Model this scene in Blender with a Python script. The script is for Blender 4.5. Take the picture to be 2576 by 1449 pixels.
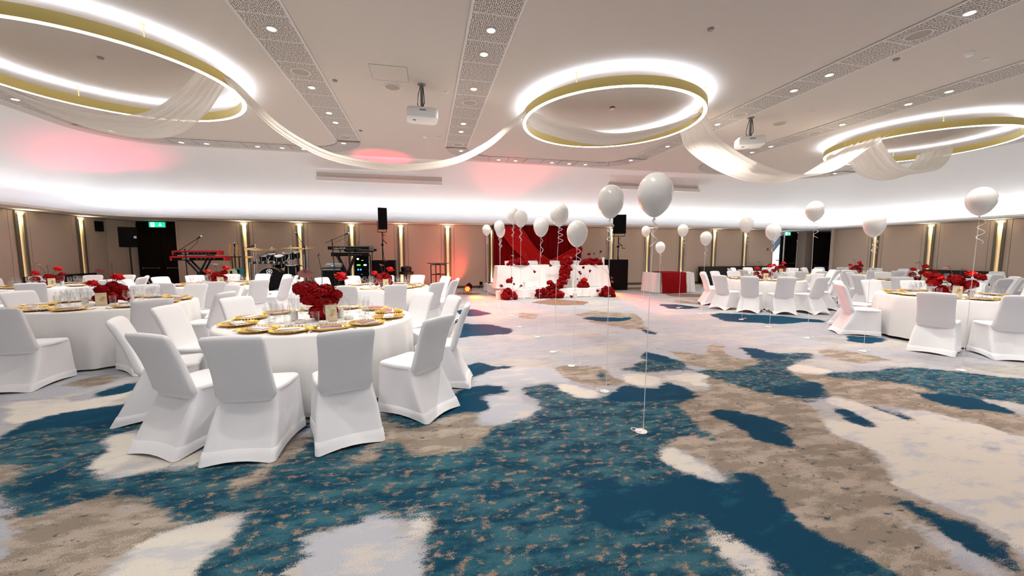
import bpy, math, random
import numpy as np
from math import sin, cos, pi, atan, atan2, tan, hypot, radians, sqrt
from mathutils import Vector, Matrix
random.seed(7); np.random.seed(7)
S = bpy.context.scene
for o in list(bpy.data.objects): bpy.data.objects.remove(o)
COL = S.collection

# ------------------------------------------------------------------ camera, light, exposure
F, CX, CY, H = 960., 1288., 724.5, 1.5
TH, YAW = atan(87 / F), atan(218 / F)
cd = bpy.data.cameras.new('camera'); cam = bpy.data.objects.new('camera', cd); COL.objects.link(cam)
cd.sensor_width = 36; cd.lens = F / 2576 * 36; cd.clip_start = .05; cd.clip_end = 100
cam.location = (0, 0, H); cam.rotation_euler = (pi / 2 - TH, 0, -YAW)
S.camera = cam
S.view_settings.view_transform = 'Standard'; S.view_settings.look = 'None'
S.view_settings.gamma = 1; S.view_settings.use_curve_mapping = False
S.view_settings.exposure = 0.6
W = bpy.data.worlds.new('world'); S.world = W; W.use_nodes = True
W.node_tree.nodes['Background'].inputs[0].default_value = (.86, .93, 1, 1)
W.node_tree.nodes['Background'].inputs[1].default_value = .5
DOWN_W, RING_TOP, RING_BOT, COVE_E, COVE_W = 12.5, 17., 6., 3.0, 3.1

def lamp(name, kind, loc, energy, color=(1, 1, 1), target=None, size=.1, spot=60, blend=.5, sy=None, spread=None):
    d = bpy.data.lights.new(name, kind); d.energy = energy; d.color = color
    if kind == 'AREA':
        d.size = size
        if sy: d.shape = 'RECTANGLE'; d.size_y = sy
        else: d.shape = 'DISK'
        if spread: d.spread = radians(spread)
    if kind == 'SPOT': d.spot_size = radians(spot); d.spot_blend = blend; d.shadow_soft_size = size
    if kind == 'POINT': d.shadow_soft_size = size
    o = bpy.data.objects.new(name, d); COL.objects.link(o); o.location = loc
    if target is not None:
        o.rotation_euler = (Vector(target) - Vector(loc)).to_track_quat('-Z', 'Y').to_euler()
    return o
# added soft fill at the open end of the room behind the camera
lamp('rear_fill', 'AREA', (3, -4.9, 1.9), 30, (.88, .94, 1), (3, 6, 1.6), 22, sy=2.6)
# daylight in the lobby beyond the far right opening
lamp('lobby_daylight', 'AREA', (19.2, 18.6, 1.5), 40, (.85, .93, 1), (16, 8, 1.2), 1.2, sy=2.2)

# ------------------------------------------------------------------ picture geometry helpers
def ray(x, y):
    a = (x - CX) / F; b = (CY - y) / F
    f = cos(TH) + b * sin(TH); u = b * cos(TH) - sin(TH)
    return (a * cos(YAW) + f * sin(YAW), f * cos(YAW) - a * sin(YAW), u)
def at(x, y, z=0.):
    r = ray(x, y); t = (z - H) / r[2]; return (r[0] * t, r[1] * t)
def aty(x, y, Y):
    r = ray(x, y); t = Y / r[1]; return (r[0] * t, H + r[2] * t)
def proj(X, Y, Z):
    r = X * cos(YAW) - Y * sin(YAW); f = X * sin(YAW) + Y * cos(YAW); u = Z - H
    d = f * cos(TH) - u * sin(TH); v = u * cos(TH) + f * sin(TH)
    if d < .05: return (-9999, -9999)
    return (CX + F * r / d, CY - F * v / d)
def seen(X, Y, Z=.6, m=330):
    a, b = proj(X, Y, Z); return -m < a < 2576 + m and -m < b < 1449 + m

# ------------------------------------------------------------------ materials
def lin(c):
    return tuple(((v / 255) / 12.92 if v / 255 <= .04045 else ((v / 255 + .055) / 1.055) ** 2.4) for v in c) + (1,)
def new_mat(name):
    m = bpy.data.materials.new(name); m.use_nodes = True
    return m, m.node_tree, m.node_tree.nodes['Principled BSDF']
def N(t, kind, **kw):
    n = t.nodes.new(kind)
    for k, v in kw.items(): setattr(n, k, v)
    return n
def mat(name, c, rough=.6, metal=0., emit=0., ecol=None, bump=0., bscale=40., var=0., vscale=6., coat=0., sheen=0., stretch=None, trans=0.):
    m, t, p = new_mat(name)
    p.inputs['Base Color'].default_value = lin(c); p.inputs['Roughness'].default_value = rough
    p.inputs['Metallic'].default_value = metal
    if coat: p.inputs['Coat Weight'].default_value = coat; p.inputs['Coat Roughness'].default_value = .1
    if sheen: p.inputs['Sheen Weight'].default_value = sheen
    if trans: p.inputs['Transmission Weight'].default_value = trans
    if emit:
        p.inputs['Emission Color'].default_value = lin(ecol or c); p.inputs['Emission Strength'].default_value = emit
    if bump or var:
        tc = N(t, 'ShaderNodeTexCoord'); mp = N(t, 'ShaderNodeMapping'); t.links.new(tc.outputs['Object'], mp.inputs[0])
        if stretch: mp.inputs['Scale'].default_value = stretch
    if bump:
        n = N(t, 'ShaderNodeTexNoise'); n.inputs['Scale'].default_value = bscale; n.inputs['Detail'].default_value = 4
        t.links.new(mp.outputs[0], n.inputs['Vector'])
        b = N(t, 'ShaderNodeBump'); b.inputs['Strength'].default_value = bump; b.inputs['Distance'].default_value = .01
        t.links.new(n.outputs[0], b.inputs['Height']); t.links.new(b.outputs[0], p.inputs['Normal'])
    if var:
        n = N(t, 'ShaderNodeTexNoise'); n.inputs['Scale'].default_value = vscale; n.inputs['Detail'].default_value = 5
        t.links.new(mp.outputs[0], n.inputs['Vector'])
        r = N(t, 'ShaderNodeValToRGB'); r.color_ramp.elements[0].position = .3; r.color_ramp.elements[1].position = .7
        a = lin(tuple(v * (1 - var) for v in c)); b2 = lin(tuple(min(255, v * (1 + var)) for v in c))
        r.color_ramp.elements[0].color = a; r.color_ramp.elements[1].color = b2
        t.links.new(n.outputs[0], r.inputs[0]); t.links.new(r.outputs[0], p.inputs['Base Color'])
    return m
M = {}
M['ceil'] = mat('ceiling_plaster', (210, 201, 192), .9, bump=.02, bscale=8)
M['cove'] = mat('cove_plaster', (242, 240, 238), .9)
M['trimw'] = mat('white_trim', (222, 218, 214), .6)
M['fabric_wall'] = mat('woven_wall_fabric', (220, 199, 182), .95, bump=.25, bscale=420, var=.03, vscale=60)
M['joint'] = mat('panel_joint', (96, 80, 70), .9)
M['base'] = mat('brown_skirting', (96, 82, 72), .5)
M['bronze'] = mat('bronze_frame', (122, 116, 102), .5, .3, bump=.3, bscale=90)
M['brassglow'] = mat('brass_backplate', (208, 172, 66), .6, .15)
M['gold'] = mat('brushed_gold', (214, 196, 122), .42, .5, bump=.1, bscale=60, stretch=(1, 1, 8))
M['plate_gold'] = mat('gilded_glass', (226, 186, 84), .24, .9, bump=.5, bscale=70)
M['cutlery'] = mat('gold_cutlery', (214, 170, 84), .22, .95)
M['led'] = mat('led_diffuser', (255, 255, 255), .5, emit=RING_BOT, ecol=(255, 252, 250))
M['led_up'] = mat('led_uplight', (255, 255, 255), .5, emit=RING_TOP, ecol=(218, 230, 255))
M['cove_led'] = mat('cove_led', (255, 255, 255), .5, emit=COVE_E, ecol=(232, 240, 255))
M['bulb'] = mat('warm_bulb', (255, 240, 210), .5, emit=14, ecol=(255, 236, 190))
M['niche_led'] = mat('niche_led', (255, 230, 160), .5, emit=30, ecol=(255, 216, 120))
M['chair'] = mat('white_spandex', (240, 239, 241), .7, bump=.45, bscale=6)
M['cloth'] = mat('white_linen', (243, 241, 239), .85, bump=.12, bscale=180)
M['napkin'] = mat('white_napkin', (244, 240, 236), .85, bump=.3, bscale=60)
M['menu'] = mat('mauve_card', (168, 130, 146), .7, var=.12, vscale=30)
M['menu2'] = mat('dusky_pink_card', (190, 112, 130), .7)
M['menuw'] = mat('white_card', (236, 230, 228), .7)
M['woodcard'] = mat('pale_wood_card', (214, 196, 162), .5, var=.1, vscale=9, stretch=(1, 1, 7))
M['red'] = mat('crimson_petals', (134, 3, 10), .65, var=.45, vscale=14)
M['redb'] = mat('bright_red_petals', (196, 8, 12), .55, var=.2, vscale=20)
M['darkred'] = mat('dark_red_spathe', (110, 16, 26), .35, var=.3, vscale=30)
M['pinkspec'] = mat('speckled_pink_spathe', (116, 62, 60), .4, var=.35, vscale=60)
M['stem'] = mat('stem_green', (84, 78, 44), .6)
M['candle'] = mat('white_wax', (240, 234, 226), .5)
M['black'] = mat('black_plastic', (9, 8, 9), .55)
M['blackm'] = mat('black_metal', (12, 11, 12), .45, .2)
M['grille'] = mat('speaker_grille', (7, 6, 7), .75, bump=.4, bscale=300)
M['chrome'] = mat('chrome', (205, 205, 208), .16, 1.)
M['cymbal'] = mat('cymbal_bronze', (178, 146, 78), .3, .9, bump=.2, bscale=50)
M['nordred'] = mat('red_enamel', (196, 26, 34), .35, coat=.3)
M['darkwood'] = mat('dark_walnut', (20, 10, 8), .5, var=.2, vscale=5, stretch=(6, 6, 1))
M['darkwall'] = mat('dark_timber_lining', (74, 62, 56), .7, var=.12, vscale=10, stretch=(8, 8, 1))
M['curtain'] = mat('crimson_velvet', (140, 0, 6), .75)
M['swagred'] = mat('red_satin', (214, 4, 8), .5)
M['redcloth'] = mat('deep_red_cloth', (140, 2, 10), .8)
M['sofa'] = mat('black_leather', (12, 9, 9), .5)
M['balloon'] = mat('white_latex', (242, 238, 232), .2, coat=.35)
M['ribbon'] = mat('white_ribbon', (244, 240, 240), .5)
M['greensign'] = mat('green_exit_glow', (20, 200, 150), .5, emit=1.0, ecol=(10, 205, 150))
M['signwhite'] = mat('white_pictogram', (240, 255, 250), .5, emit=1.5, ecol=(235, 255, 250))
M['white'] = mat('white_plastic', (236, 236, 234), .4)
M['greyp'] = mat('grey_plastic', (120, 120, 120), .5)
M['lens'] = mat('dark_lens', (30, 28, 26), .2)
M['wallp'] = mat('white_print', (226, 226, 226), .6)
M['wood_neck'] = mat('maple_neck', (198, 150, 84), .4)
M['teal_body'] = mat('teal_lacquer', (20, 132, 138), .2, coat=.5)
M['cream_body'] = mat('cream_lacquer', (226, 222, 170), .2, coat=.5)
M['glow_g'] = mat('green_led', (80, 255, 60), .5, emit=2.5, ecol=(90, 240, 50))
M['glow_b'] = mat('blue_led', (60, 140, 255), .5, emit=2.5, ecol=(40, 140, 250))
M['glow_w'] = mat('pale_screen', (210, 240, 255), .5, emit=1.6, ecol=(200, 240, 255))
M['parled'] = mat('amber_led', (255, 200, 40), .5, emit=3.2, ecol=(255, 214, 60))
M['parred'] = mat('par_red_face', (230, 30, 10), .4, emit=1.2, ecol=(235, 24, 8))
M['sprinkler'] = mat('grey_metal_cap', (160, 150, 142), .5, .3)
M['navy'] = mat('navy_fabric', (28, 44, 84), .8)
M['speaker_grey'] = mat('ceiling_speaker_mesh', (172, 164, 150), .7, bump=.4, bscale=400)
M['outside'] = mat('glowing_facade', (245, 250, 255), .8, emit=1.3, ecol=(240, 248, 255))  # own glow stands in for daylight falling on it
M['beam'] = mat('pale_blue_beam', (190, 206, 226), .7)
M['riser'] = mat('stage_riser', (24, 18, 16), .8)
M['alu'] = mat('aluminium_edge', (170, 168, 164), .35, .8)
def glass(name, tint=(1, 1, 1), t=.86, rough=.03):
    m, tr, p = new_mat(name); tr.nodes.remove(p)
    out = tr.nodes['Material Output']; a = N(tr, 'ShaderNodeBsdfTransparent'); a.inputs[0].default_value = tint + (1,)
    g = N(tr, 'ShaderNodeBsdfGlossy'); g.inputs['Roughness'].default_value = rough
    lw = N(tr, 'ShaderNodeLayerWeight'); lw.inputs[0].default_value = .35
    mr = N(tr, 'ShaderNodeMapRange'); mr.inputs['To Min'].default_value = .03; mr.inputs['To Max'].default_value = .55
    tr.links.new(lw.outputs['Facing'], mr.inputs['Value'])
    mx = N(tr, 'ShaderNodeMixShader'); tr.links.new(mr.outputs[0], mx.inputs[0])
    tr.links.new(a.outputs[0], mx.inputs[1]); tr.links.new(g.outputs[0], mx.inputs[2]); tr.links.new(mx.outputs[0], out.inputs[0])
    return m
M['glass'] = glass('clear_glass', (.985, .99, .99))
M['cutglass'] = glass('cut_glass', (.97, .975, .975), rough=.15)
S.cycles.transparent_max_bounces = 32
def voile():
    m, t, p = new_mat('white_voile'); t.nodes.remove(p); out = t.nodes['Material Output']
    d = N(t, 'ShaderNodeBsdfDiffuse'); d.inputs[0].default_value = lin((238, 232, 224))
    l = N(t, 'ShaderNodeBsdfTranslucent'); l.inputs[0].default_value = lin((242, 236, 226))
    a = N(t, 'ShaderNodeBsdfTransparent')
    m1 = N(t, 'ShaderNodeMixShader'); m1.inputs[0].default_value = .42
    m2 = N(t, 'ShaderNodeMixShader'); m2.inputs[0].default_value = .04
    t.links.new(d.outputs[0], m1.inputs[1]); t.links.new(l.outputs[0], m1.inputs[2])
    t.links.new(m1.outputs[0], m2.inputs[1]); t.links.new(a.outputs[0], m2.inputs[2]); t.links.new(m2.outputs[0], out.inputs[0])
    return m
M['voile'] = voile()
def perforated():
    m, t, p = new_mat('perforated_ceiling_panel')
    tc = N(t, 'ShaderNodeTexCoord'); mp = N(t, 'ShaderNodeMapping'); mp.inputs['Scale'].default_value = (42, 42, 1)
    t.links.new(tc.outputs['Object'], mp.inputs[0])
    v = N(t, 'ShaderNodeTexVoronoi'); v.voronoi_dimensions = '2D'; v.inputs['Scale'].default_value = 1; v.inputs['Randomness'].default_value = .45
    t.links.new(mp.outputs[0], v.inputs['Vector'])
    r = N(t, 'ShaderNodeValToRGB'); r.color_ramp.elements[0].position = .30; r.color_ramp.elements[1].position = .37
    r.color_ramp.elements[0].color = lin((78, 68, 60)); r.color_ramp.elements[1].color = lin((216, 208, 200))
    t.links.new(v.outputs['Distance'], r.inputs[0]); t.links.new(r.outputs[0], p.inputs['Base Color'])
    p.inputs['Roughness'].default_value = .6
    return m
M['perf'] = perforated()
for k in ('red', 'redb', 'curtain', 'redcloth', 'darkred', 'black', 'grille', 'darkwood', 'fabric_wall', 'chair', 'cloth'):
    M[k].node_tree.nodes['Principled BSDF'].inputs['Specular IOR Level'].default_value = .15

# ------------------------------------------------------------------ mesh builder
class MB:
    def __init__(s): s.v = []; s.f = []; s.m = []; s.mi = 0
    def add(s, vs, fs):
        o = len(s.v); s.v += [tuple(map(float, q)) for q in vs]; s.f += [tuple(i + o for i in f) for f in fs]; s.m += [s.mi] * len(fs); return s
    def box(s, c, d, rz=0, rx=0, ry=0):
        x, y, z = (k / 2 for k in d)
        P = [(-x, -y, -z), (x, -y, -z), (x, y, -z), (-x, y, -z), (-x, -y, z), (x, -y, z), (x, y, z), (-x, y, z)]
        if rz or rx or ry:
            R = Matrix.Rotation(rz, 3, 'Z') @ Matrix.Rotation(ry, 3, 'Y') @ Matrix.Rotation(rx, 3, 'X'); P = [tuple(R @ Vector(p)) for p in P]
        return s.add([(p[0] + c[0], p[1] + c[1], p[2] + c[2]) for p in P], [(0, 3, 2, 1), (4, 5, 6, 7), (0, 1, 5, 4), (1, 2, 6, 5), (2, 3, 7, 6), (3, 0, 4, 7)])
    def rings(s, R, cap0=True, cap1=True, close=True):
        n = len(R[0]); vs = [p for r in R for p in r]; fs = []
        for i in range(len(R) - 1):
            for j in range(n if close else n - 1):
                k = (j + 1) % n; fs.append((i * n + j, i * n + k, (i + 1) * n + k, (i + 1) * n + j))
        if cap0: fs.append(tuple(range(n))[::-1])
        if cap1: fs.append(tuple((len(R) - 1) * n + j for j in range(n)))
        return s.add(vs, fs)
    def lathe(s, prof, c=(0, 0, 0), n=20, cap0=True, cap1=True, M3=None):
        R = []
        for r, z in prof:
            ring = [(r * cos(2 * pi * j / n), r * sin(2 * pi * j / n), z) for j in range(n)]
            if M3 is not None: ring = [tuple(M3 @ Vector(p)) for p in ring]
            R.append([(p[0] + c[0], p[1] + c[1], p[2] + c[2]) for p in ring])
        return s.rings(R, cap0, cap1)
    def rod(s, a, b, r, n=8, r2=None):
        a = Vector(a); b = Vector(b); d = b - a; q = d.to_track_quat('Z', 'Y').to_matrix()
        r2 = r if r2 is None else r2
        return s.lathe([(r, 0), (r2, d.length)], tuple(a), n, M3=q)
    def tube(s, pts, r, n=6):
        pts = [Vector(p) for p in pts]; R = []
        up = Vector((0, 0, 1))
        for i, p in enumerate(pts):
            d = (pts[min(i + 1, len(pts) - 1)] - pts[max(i - 1, 0)]).normalized()
            a = d.cross(up)
            if a.length < .05: a = d.cross(Vector((1, 0, 0)))
            a.normalize(); b = d.cross(a)
            rr = r[i] if isinstance(r, (list, tuple)) else r
            R.append([tuple(p + a * rr * cos(2 * pi * j / n) + b * rr * sin(2 * pi * j / n)) for j in range(n)])
        return s.rings(R)
    def ball(s, c, r, n=12, k=8, sc=(1, 1, 1)):
        prof = [(r * sin(pi * i / k), -r * cos(pi * i / k)) for i in range(k + 1)]
        prof[0] = (r * .02, -r); prof[-1] = (r * .02, r)
        R = [[(q * cos(2 * pi * j / n) * sc[0] + c[0], q * sin(2 * pi * j / n) * sc[1] + c[1], z * sc[2] + c[2]) for j in range(n)] for q, z in prof]
        return s.rings(R)
    def grid(s, P):
        a, b = len(P), len(P[0]); return s.add([p for r in P for p in r], [(i * b + j, (i + 1) * b + j, (i + 1) * b + j + 1, i * b + j + 1) for i in range(a - 1) for j in range(b - 1)])
    def mesh(s, name, mats, smooth=False, ang=40):
        me = bpy.data.meshes.new(name); me.from_pydata(s.v, [], s.f)
        for m in (mats if isinstance(mats, list) else [mats]): me.materials.append(M[m] if isinstance(m, str) else m)
        if max(s.m or [0]): me.polygons.foreach_set('material_index', s.m)
        if smooth:
            me.polygons.foreach_set('use_smooth', [True] * len(s.f))
            if ang: me.set_sharp_from_angle(angle=radians(ang))
        me.update(); return me
    def build(s, name, mats, parent=None, smooth=False, ang=40, **kw):
        return link(name, s.mesh(name, mats, smooth, ang), parent, **kw)
def link(name, me, parent=None, loc=None, rz=None, label=None, cat=None, group=None, kind=None):
    o = bpy.data.objects.new(name, me); COL.objects.link(o)
    if parent is not None: o.parent = parent
    if loc is not None: o.location = loc
    if rz is not None: o.rotation_euler = (0, 0, rz)
    return tag(o, label, cat, group, kind)
def tag(o, label=None, cat=None, group=None, kind=None):
    if label: o['label'] = label
    if cat: o['category'] = cat
    if group: o['group'] = group
    if kind: o['kind'] = kind
    return o
def thing(name, label, cat, loc=(0, 0, 0), rz=0, group=None):
    return link(name, None, None, loc, rz, label, cat, group)
def struct(name, mb, m, smooth=False, parent=None):
    return mb.build(name, m, parent, smooth, kind=None if parent else 'structure')
def dup(o, loc=None, rz=None, label=None, group=None, parent=None):
    c = o.copy(); COL.objects.link(c)
    if parent is not None: c.parent = parent
    if loc is not None: c.location = loc
    if rz is not None: c.rotation_euler = (0, 0, rz)
    if label: c['label'] = label
    if group: c['group'] = group
    for ch in list(o.children): dup(ch, parent=c)
    return c
class Proto:
    """first placing moves the original, later ones copy it"""
    def __init__(s, root): s.root = root; s.used = False
    def put(s, loc, rz=0, label=None, group=None):
        if not s.used:
            s.used = True; o = s.root; o.location = loc; o.rotation_euler = (0, 0, rz); return tag(o, label, None, group)
        return dup(s.root, loc, rz, label, group)
def text(s, size, m, parent, loc, rot=(pi / 2, 0, 0), name='lettering', ext=.001, shear=0):
    c = bpy.data.curves.new('t', 'FONT'); c.body = s; c.size = size; c.extrude = ext; c.align_x = 'CENTER'; c.align_y = 'CENTER'; c.shear = shear
    o = bpy.data.objects.new('t', c); COL.objects.link(o); bpy.context.view_layer.update()
    me = bpy.data.meshes.new_from_object(o.evaluated_get(bpy.context.evaluated_depsgraph_get()))
    bpy.data.objects.remove(o); me.materials.clear(); me.materials.append(M[m])
    r = link(name, me, parent, loc); r.rotation_euler = rot; return r
ORD = ['first', 'second', 'third', 'fourth', 'fifth', 'sixth', 'seventh', 'eighth', 'ninth', 'tenth', 'eleventh', 'twelfth', 'thirteenth']

# ------------------------------------------------------------------ carpet: woven pattern regions (drawn on the floor plan) carried as attributes, frayed by noise nodes
PAT = [  # class, outline (as sighted on the floor): 1 navy, 2 mottled teal, 3 taupe, 4 cream, 5 lilac grey, 6 rust
(5, [(0,960),(340,935),(330,960),(180,1000),(0,1005)]),
(2, [(0,1079),(172,1041),(333,1014),(420,1090),(700,1120),(950,1045),(1105,1035),(1200,1080),(1370,1035),(1300,975),(1420,965),(1440,1000),(1560,1010),(1640,980),(1780,985),(1727,1020),(1774,1073),(1780,1100),(1750,1170),(1856,1195),(1932,1216),(1971,1277),(2032,1350),(2096,1376),(2265,1406),(2300,1449),(2360,1600),(300,1600),(460,1449),(387,1331),(423,1310),(358,1288),(308,1245),(229,1263),(150,1274),(82,1313),(0,1320)]),
(4, [(0,1005),(200,1010),(330,975),(340,1005),(180,1040),(60,1062),(0,1075)]),
(1, [(0,1079),(180,1038),(335,1012),(318,1060),(240,1075),(120,1075),(0,1105)]),
(1, [(215,1005),(250,984),(340,960),(340,977),(286,994)]),
(3, [(0,1320),(82,1313),(150,1274),(229,1263),(308,1245),(358,1288),(423,1310),(387,1331),(340,1400),(280,1449),(200,1600),(-100,1600),(-60,1340)]),
(4, [(233,1109),(297,1091),(358,1084),(394,1130),(498,1130),(515,1181),(458,1170),(412,1181),(340,1202),(272,1220),(236,1223),(233,1188),(204,1181),(250,1152),(283,1130)]),
(3, [(0,1166),(104,1159),(72,1188),(29,1213),(0,1224),(-60,1200)]),
(1, [(60,1240),(130,1180),(165,1150),(160,1190),(110,1230),(50,1262)]),
(4, [(376,1342),(430,1317),(537,1285),(630,1277),(587,1310),(530,1335),(616,1335),(559,1367),(484,1403),(480,1449),(420,1600),(180,1600),(279,1449),(304,1406),(322,1378)]),
(5, [(734,1352),(760,1330),(820,1340),(856,1335),(892,1320),(927,1302),(978,1306),(963,1352),(927,1378),(978,1370),(1006,1317),(1049,1270),(1067,1277),(1067,1317),(1049,1378),(1010,1406),(1035,1449),(1000,1600),(700,1600),(745,1449),(770,1400)]),
(4, [(1006,1317),(1049,1270),(1067,1277),(1067,1317),(1040,1360),(985,1385),(940,1380),(978,1370)]),
(5, [(1030,1420),(1098,1398),(1090,1415),(1035,1449)]),
(4, [(600,1440),(660,1405),(700,1390),(680,1410),(620,1449)]),
(3, [(537,1234),(559,1202),(700,1165),(760,1140),(780,1095),(720,1112),(640,1180),(680,1195),(600,1230)]),
(3, [(820,1166),(920,1130),(963,1055),(1042,1073),(1056,1088),(1132,1034),(1207,1030),(1225,1066),(1257,1073),(1189,1130),(1078,1148),(1020,1141),(1035,1109),(963,1116),(913,1173)]),
(5, [(1174,969),(1182,951),(1250,925),(1400,925),(1430,962),(1300,969),(1303,1009),(1368,1030),(1332,1052),(1257,1070),(1225,1059),(1200,1037),(1243,1027),(1203,994),(1264,977)]),
(1, [(1170,972),(1262,975),(1262,988),(1203,992),(1245,1028),(1210,1035),(1130,1045),(1090,1070),(1110,1000)]),
(1, [(1160,926),(1208,908),(1242,923),(1290,924),(1290,928),(1242,932),(1186,947),(1150,950)]),
(1, [(1140,852),(1160,815),(1234,816),(1290,829),(1279,841),(1234,841),(1167,848)]),
(1, [(1130,782),(1190,777),(1238,790),(1205,796),(1130,794)]),
(3, [(1450,790),(1500,782),(1600,790),(1620,812),(1660,840),(1600,830),(1530,820),(1480,812)]),
(1, [(1458,803),(1488,796),(1544,800),(1592,796),(1559,809),(1503,809)]),
(1, [(1600,823),(1625,828),(1660,843),(1640,842)]),
(3, [(1530,825),(1572,838),(1560,840)]),
(3, [(1300,786),(1360,789),(1350,803),(1310,800)]),
(1, [(1786,792),(1820,788),(1969,796),(2039,805),(1969,815),(1857,811),(1820,809)]),
(1, [(1652,765),(1700,766),(1763,774),(1720,777),(1680,776)]),
(6, [(1335,762),(1391,751),(1477,759),(1465,768),(1391,768)]),
(6, [(1670,738),(1770,740),(1770,748),(1690,746)]),
(6, [(1150,735),(1215,738),(1205,742),(1150,741)]),
(6, [(1560,724),(1620,722),(1615,728),(1570,729)]),
(3, [(1395,926),(1413,917),(1503,923),(1525,945),(1577,960),(1503,975),(1454,973),(1406,947)]),
(1, [(1491,930),(1510,937),(1525,960),(1510,960),(1495,945)]),
(2, [(1536,928),(1559,923),(1596,924),(1588,913),(1618,911),(1603,893),(1626,887),(1670,897),(1726,919),(1726,934),(1633,941),(1596,932),(1559,933)]),
(1, [(1603,893),(1626,887),(1670,897),(1700,912),(1650,915)]),
(1, [(1530,1000),(1570,963),(1640,975),(1667,952),(1697,964),(1756,982),(1740,1000),(1640,1010),(1560,1015),(1515,1010)]),
(4, [(1540,938),(1615,938),(1667,956),(1648,978),(1577,960)]),
(4, [(1389,969),(1429,966),(1518,998),(1511,1010),(1447,1002),(1411,987)]),
(3, [(1614,870),(1689,883),(1763,893),(1779,863),(1801,863),(1838,900),(1913,904),(1883,926),(1801,932),(1745,919),(1689,889)]),
(2, [(1842,872),(1905,878),(1950,893),(2006,887),(2062,893),(2030,905),(2000,917),(2040,930),(2150,935),(2300,925),(2800,975),(2800,1050),(2400,990),(2300,975),(2200,960),(2120,975),(2200,1000),(2090,1000),(2000,1015),(1960,1000),(1880,975),(1800,960),(1726,934),(1801,932),(1883,926),(1913,904)]),
(1, [(1842,872),(1905,878),(1950,893),(2000,895),(1960,905),(1890,895)]),
(3, [(1727,1002),(1817,952),(1880,975),(1978,998),(2050,1030),(2050,1055),(2193,1145),(2247,1217),(2408,1288),(2551,1396),(2700,1500),(2700,1700),(2400,1600),(2300,1449),(2096,1378),(2032,1324),(1971,1277),(1932,1216),(1856,1195),(1742,1145),(1710,1116),(1774,1073),(1727,1020)]),
(3, [(1978,930),(2122,951),(2265,959),(2337,984),(2383,1023),(2576,1052),(2800,1080),(2800,1140),(2576,1098),(2372,1048),(2247,1027),(2122,1002)]),
(4, [(1670,943),(1760,939),(1812,949),(1771,956),(1812,978),(1779,971),(1726,956),(1689,960)]),
(4, [(2054,1007),(2086,1000),(2157,1016),(2229,1034),(2322,1073),(2247,1027),(2372,1048),(2576,1098),(2800,1150),(2800,1500),(2576,1406),(2515,1324),(2408,1285),(2283,1242),(2243,1217),(2200,1148),(2139,1116),(2068,1091),(2054,1055),(2122,1055),(2104,1030)]),
(1, [(1932,987),(1978,973),(2068,962),(2093,980),(2068,998),(1971,996)]),
(1, [(2279,980),(2337,984),(2422,994),(2548,1034),(2544,1046),(2480,1034),(2383,1023),(2326,1009)]),
(4, [(1972,922),(2024,915),(2100,930),(2060,940),(2000,935)]),
(1, [(2060,1014),(2118,1034),(2229,1084),(2139,1066),(2086,1034)]),
(1, [(2154,1012),(2243,1037),(2333,1073),(2265,1059),(2193,1027)]),
(3, [(2230,1086),(2330,1130),(2440,1175),(2430,1180),(2320,1138)]),
(3, [(2372,1086),(2480,1120),(2576,1158),(2576,1164),(2470,1127)]),
(1, [(1803,1030),(1835,1028),(1857,1041),(1946,1055),(1978,1075),(1946,1077),(1993,1116),(1978,1127),(1900,1109),(1871,1073),(1799,1048)]),
(2, [(1774,1080),(1838,1116),(1820,1122),(1760,1105)]),
(4, [(1640,1145),(1656,1141),(1710,1123),(1756,1159),(1824,1199),(1856,1234),(1814,1231),(1781,1217),(1728,1202),(1656,1162)]),
(1, [(1500,1195),(1580,1215),(1656,1213),(1728,1204),(1781,1219),(1814,1233),(1858,1236),(1856,1195),(1900,1195),(1932,1216),(1971,1277),(2032,1350),(2096,1375),(2200,1400),(2180,1449),(2000,1449),(1970,1430),(1930,1410),(1871,1374),(1792,1342),(1749,1310),(1656,1310),(1560,1350),(1460,1330),(1420,1310),(1500,1290),(1440,1240)]),
(1, [(1170,1205),(1200,1210),(1270,1265),(1260,1275),(1200,1240)]),
(1, [(1290,1400),(1340,1390),(1400,1420),(1360,1449),(1300,1449)]),
(4, [(1749,1310),(1796,1338),(1842,1367),(1925,1406),(1939,1449),(1960,1600),(1900,1600),(1878,1449),(1810,1431),(1785,1403),(1792,1381),(1763,1335)]),
(1, [(2186,1252),(2265,1256),(2329,1281),(2462,1353),(2576,1431),(2700,1500),(2576,1446),(2408,1374),(2301,1310),(2229,1277)]),
(1, [(2390,1306),(2480,1335),(2530,1370),(2490,1356)]),
(5, [(2279,1335),(2337,1338),(2500,1410),(2576,1449),(2640,1600),(2480,1449),(2380,1385)]),
(5, [(2275,1385),(2340,1420),(2400,1449),(2420,1600),(2280,1449),(2310,1420)]),
(1, [(2100,815),(2160,818),(2150,826),(2090,822)]), (1, [(2130,845),(2240,850),(2200,868),(2140,858)]), (1, [(1995,800),(2080,806),(2070,812),(2000,808)]),
(3, [(2040,880),(2100,876),(2240,905),(2180,915),(2080,900)]), (3, [(1700,755),(1790,760),(1760,766),(1690,762)]), (6, [(1760,716),(1840,715),(1830,722),(1765,722)]),
(3, [(180,960),(290,940),(330,945),(250,975)]), (1, [(640,1060),(790,1060),(780,1090),(660,1100)]),
]
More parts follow.
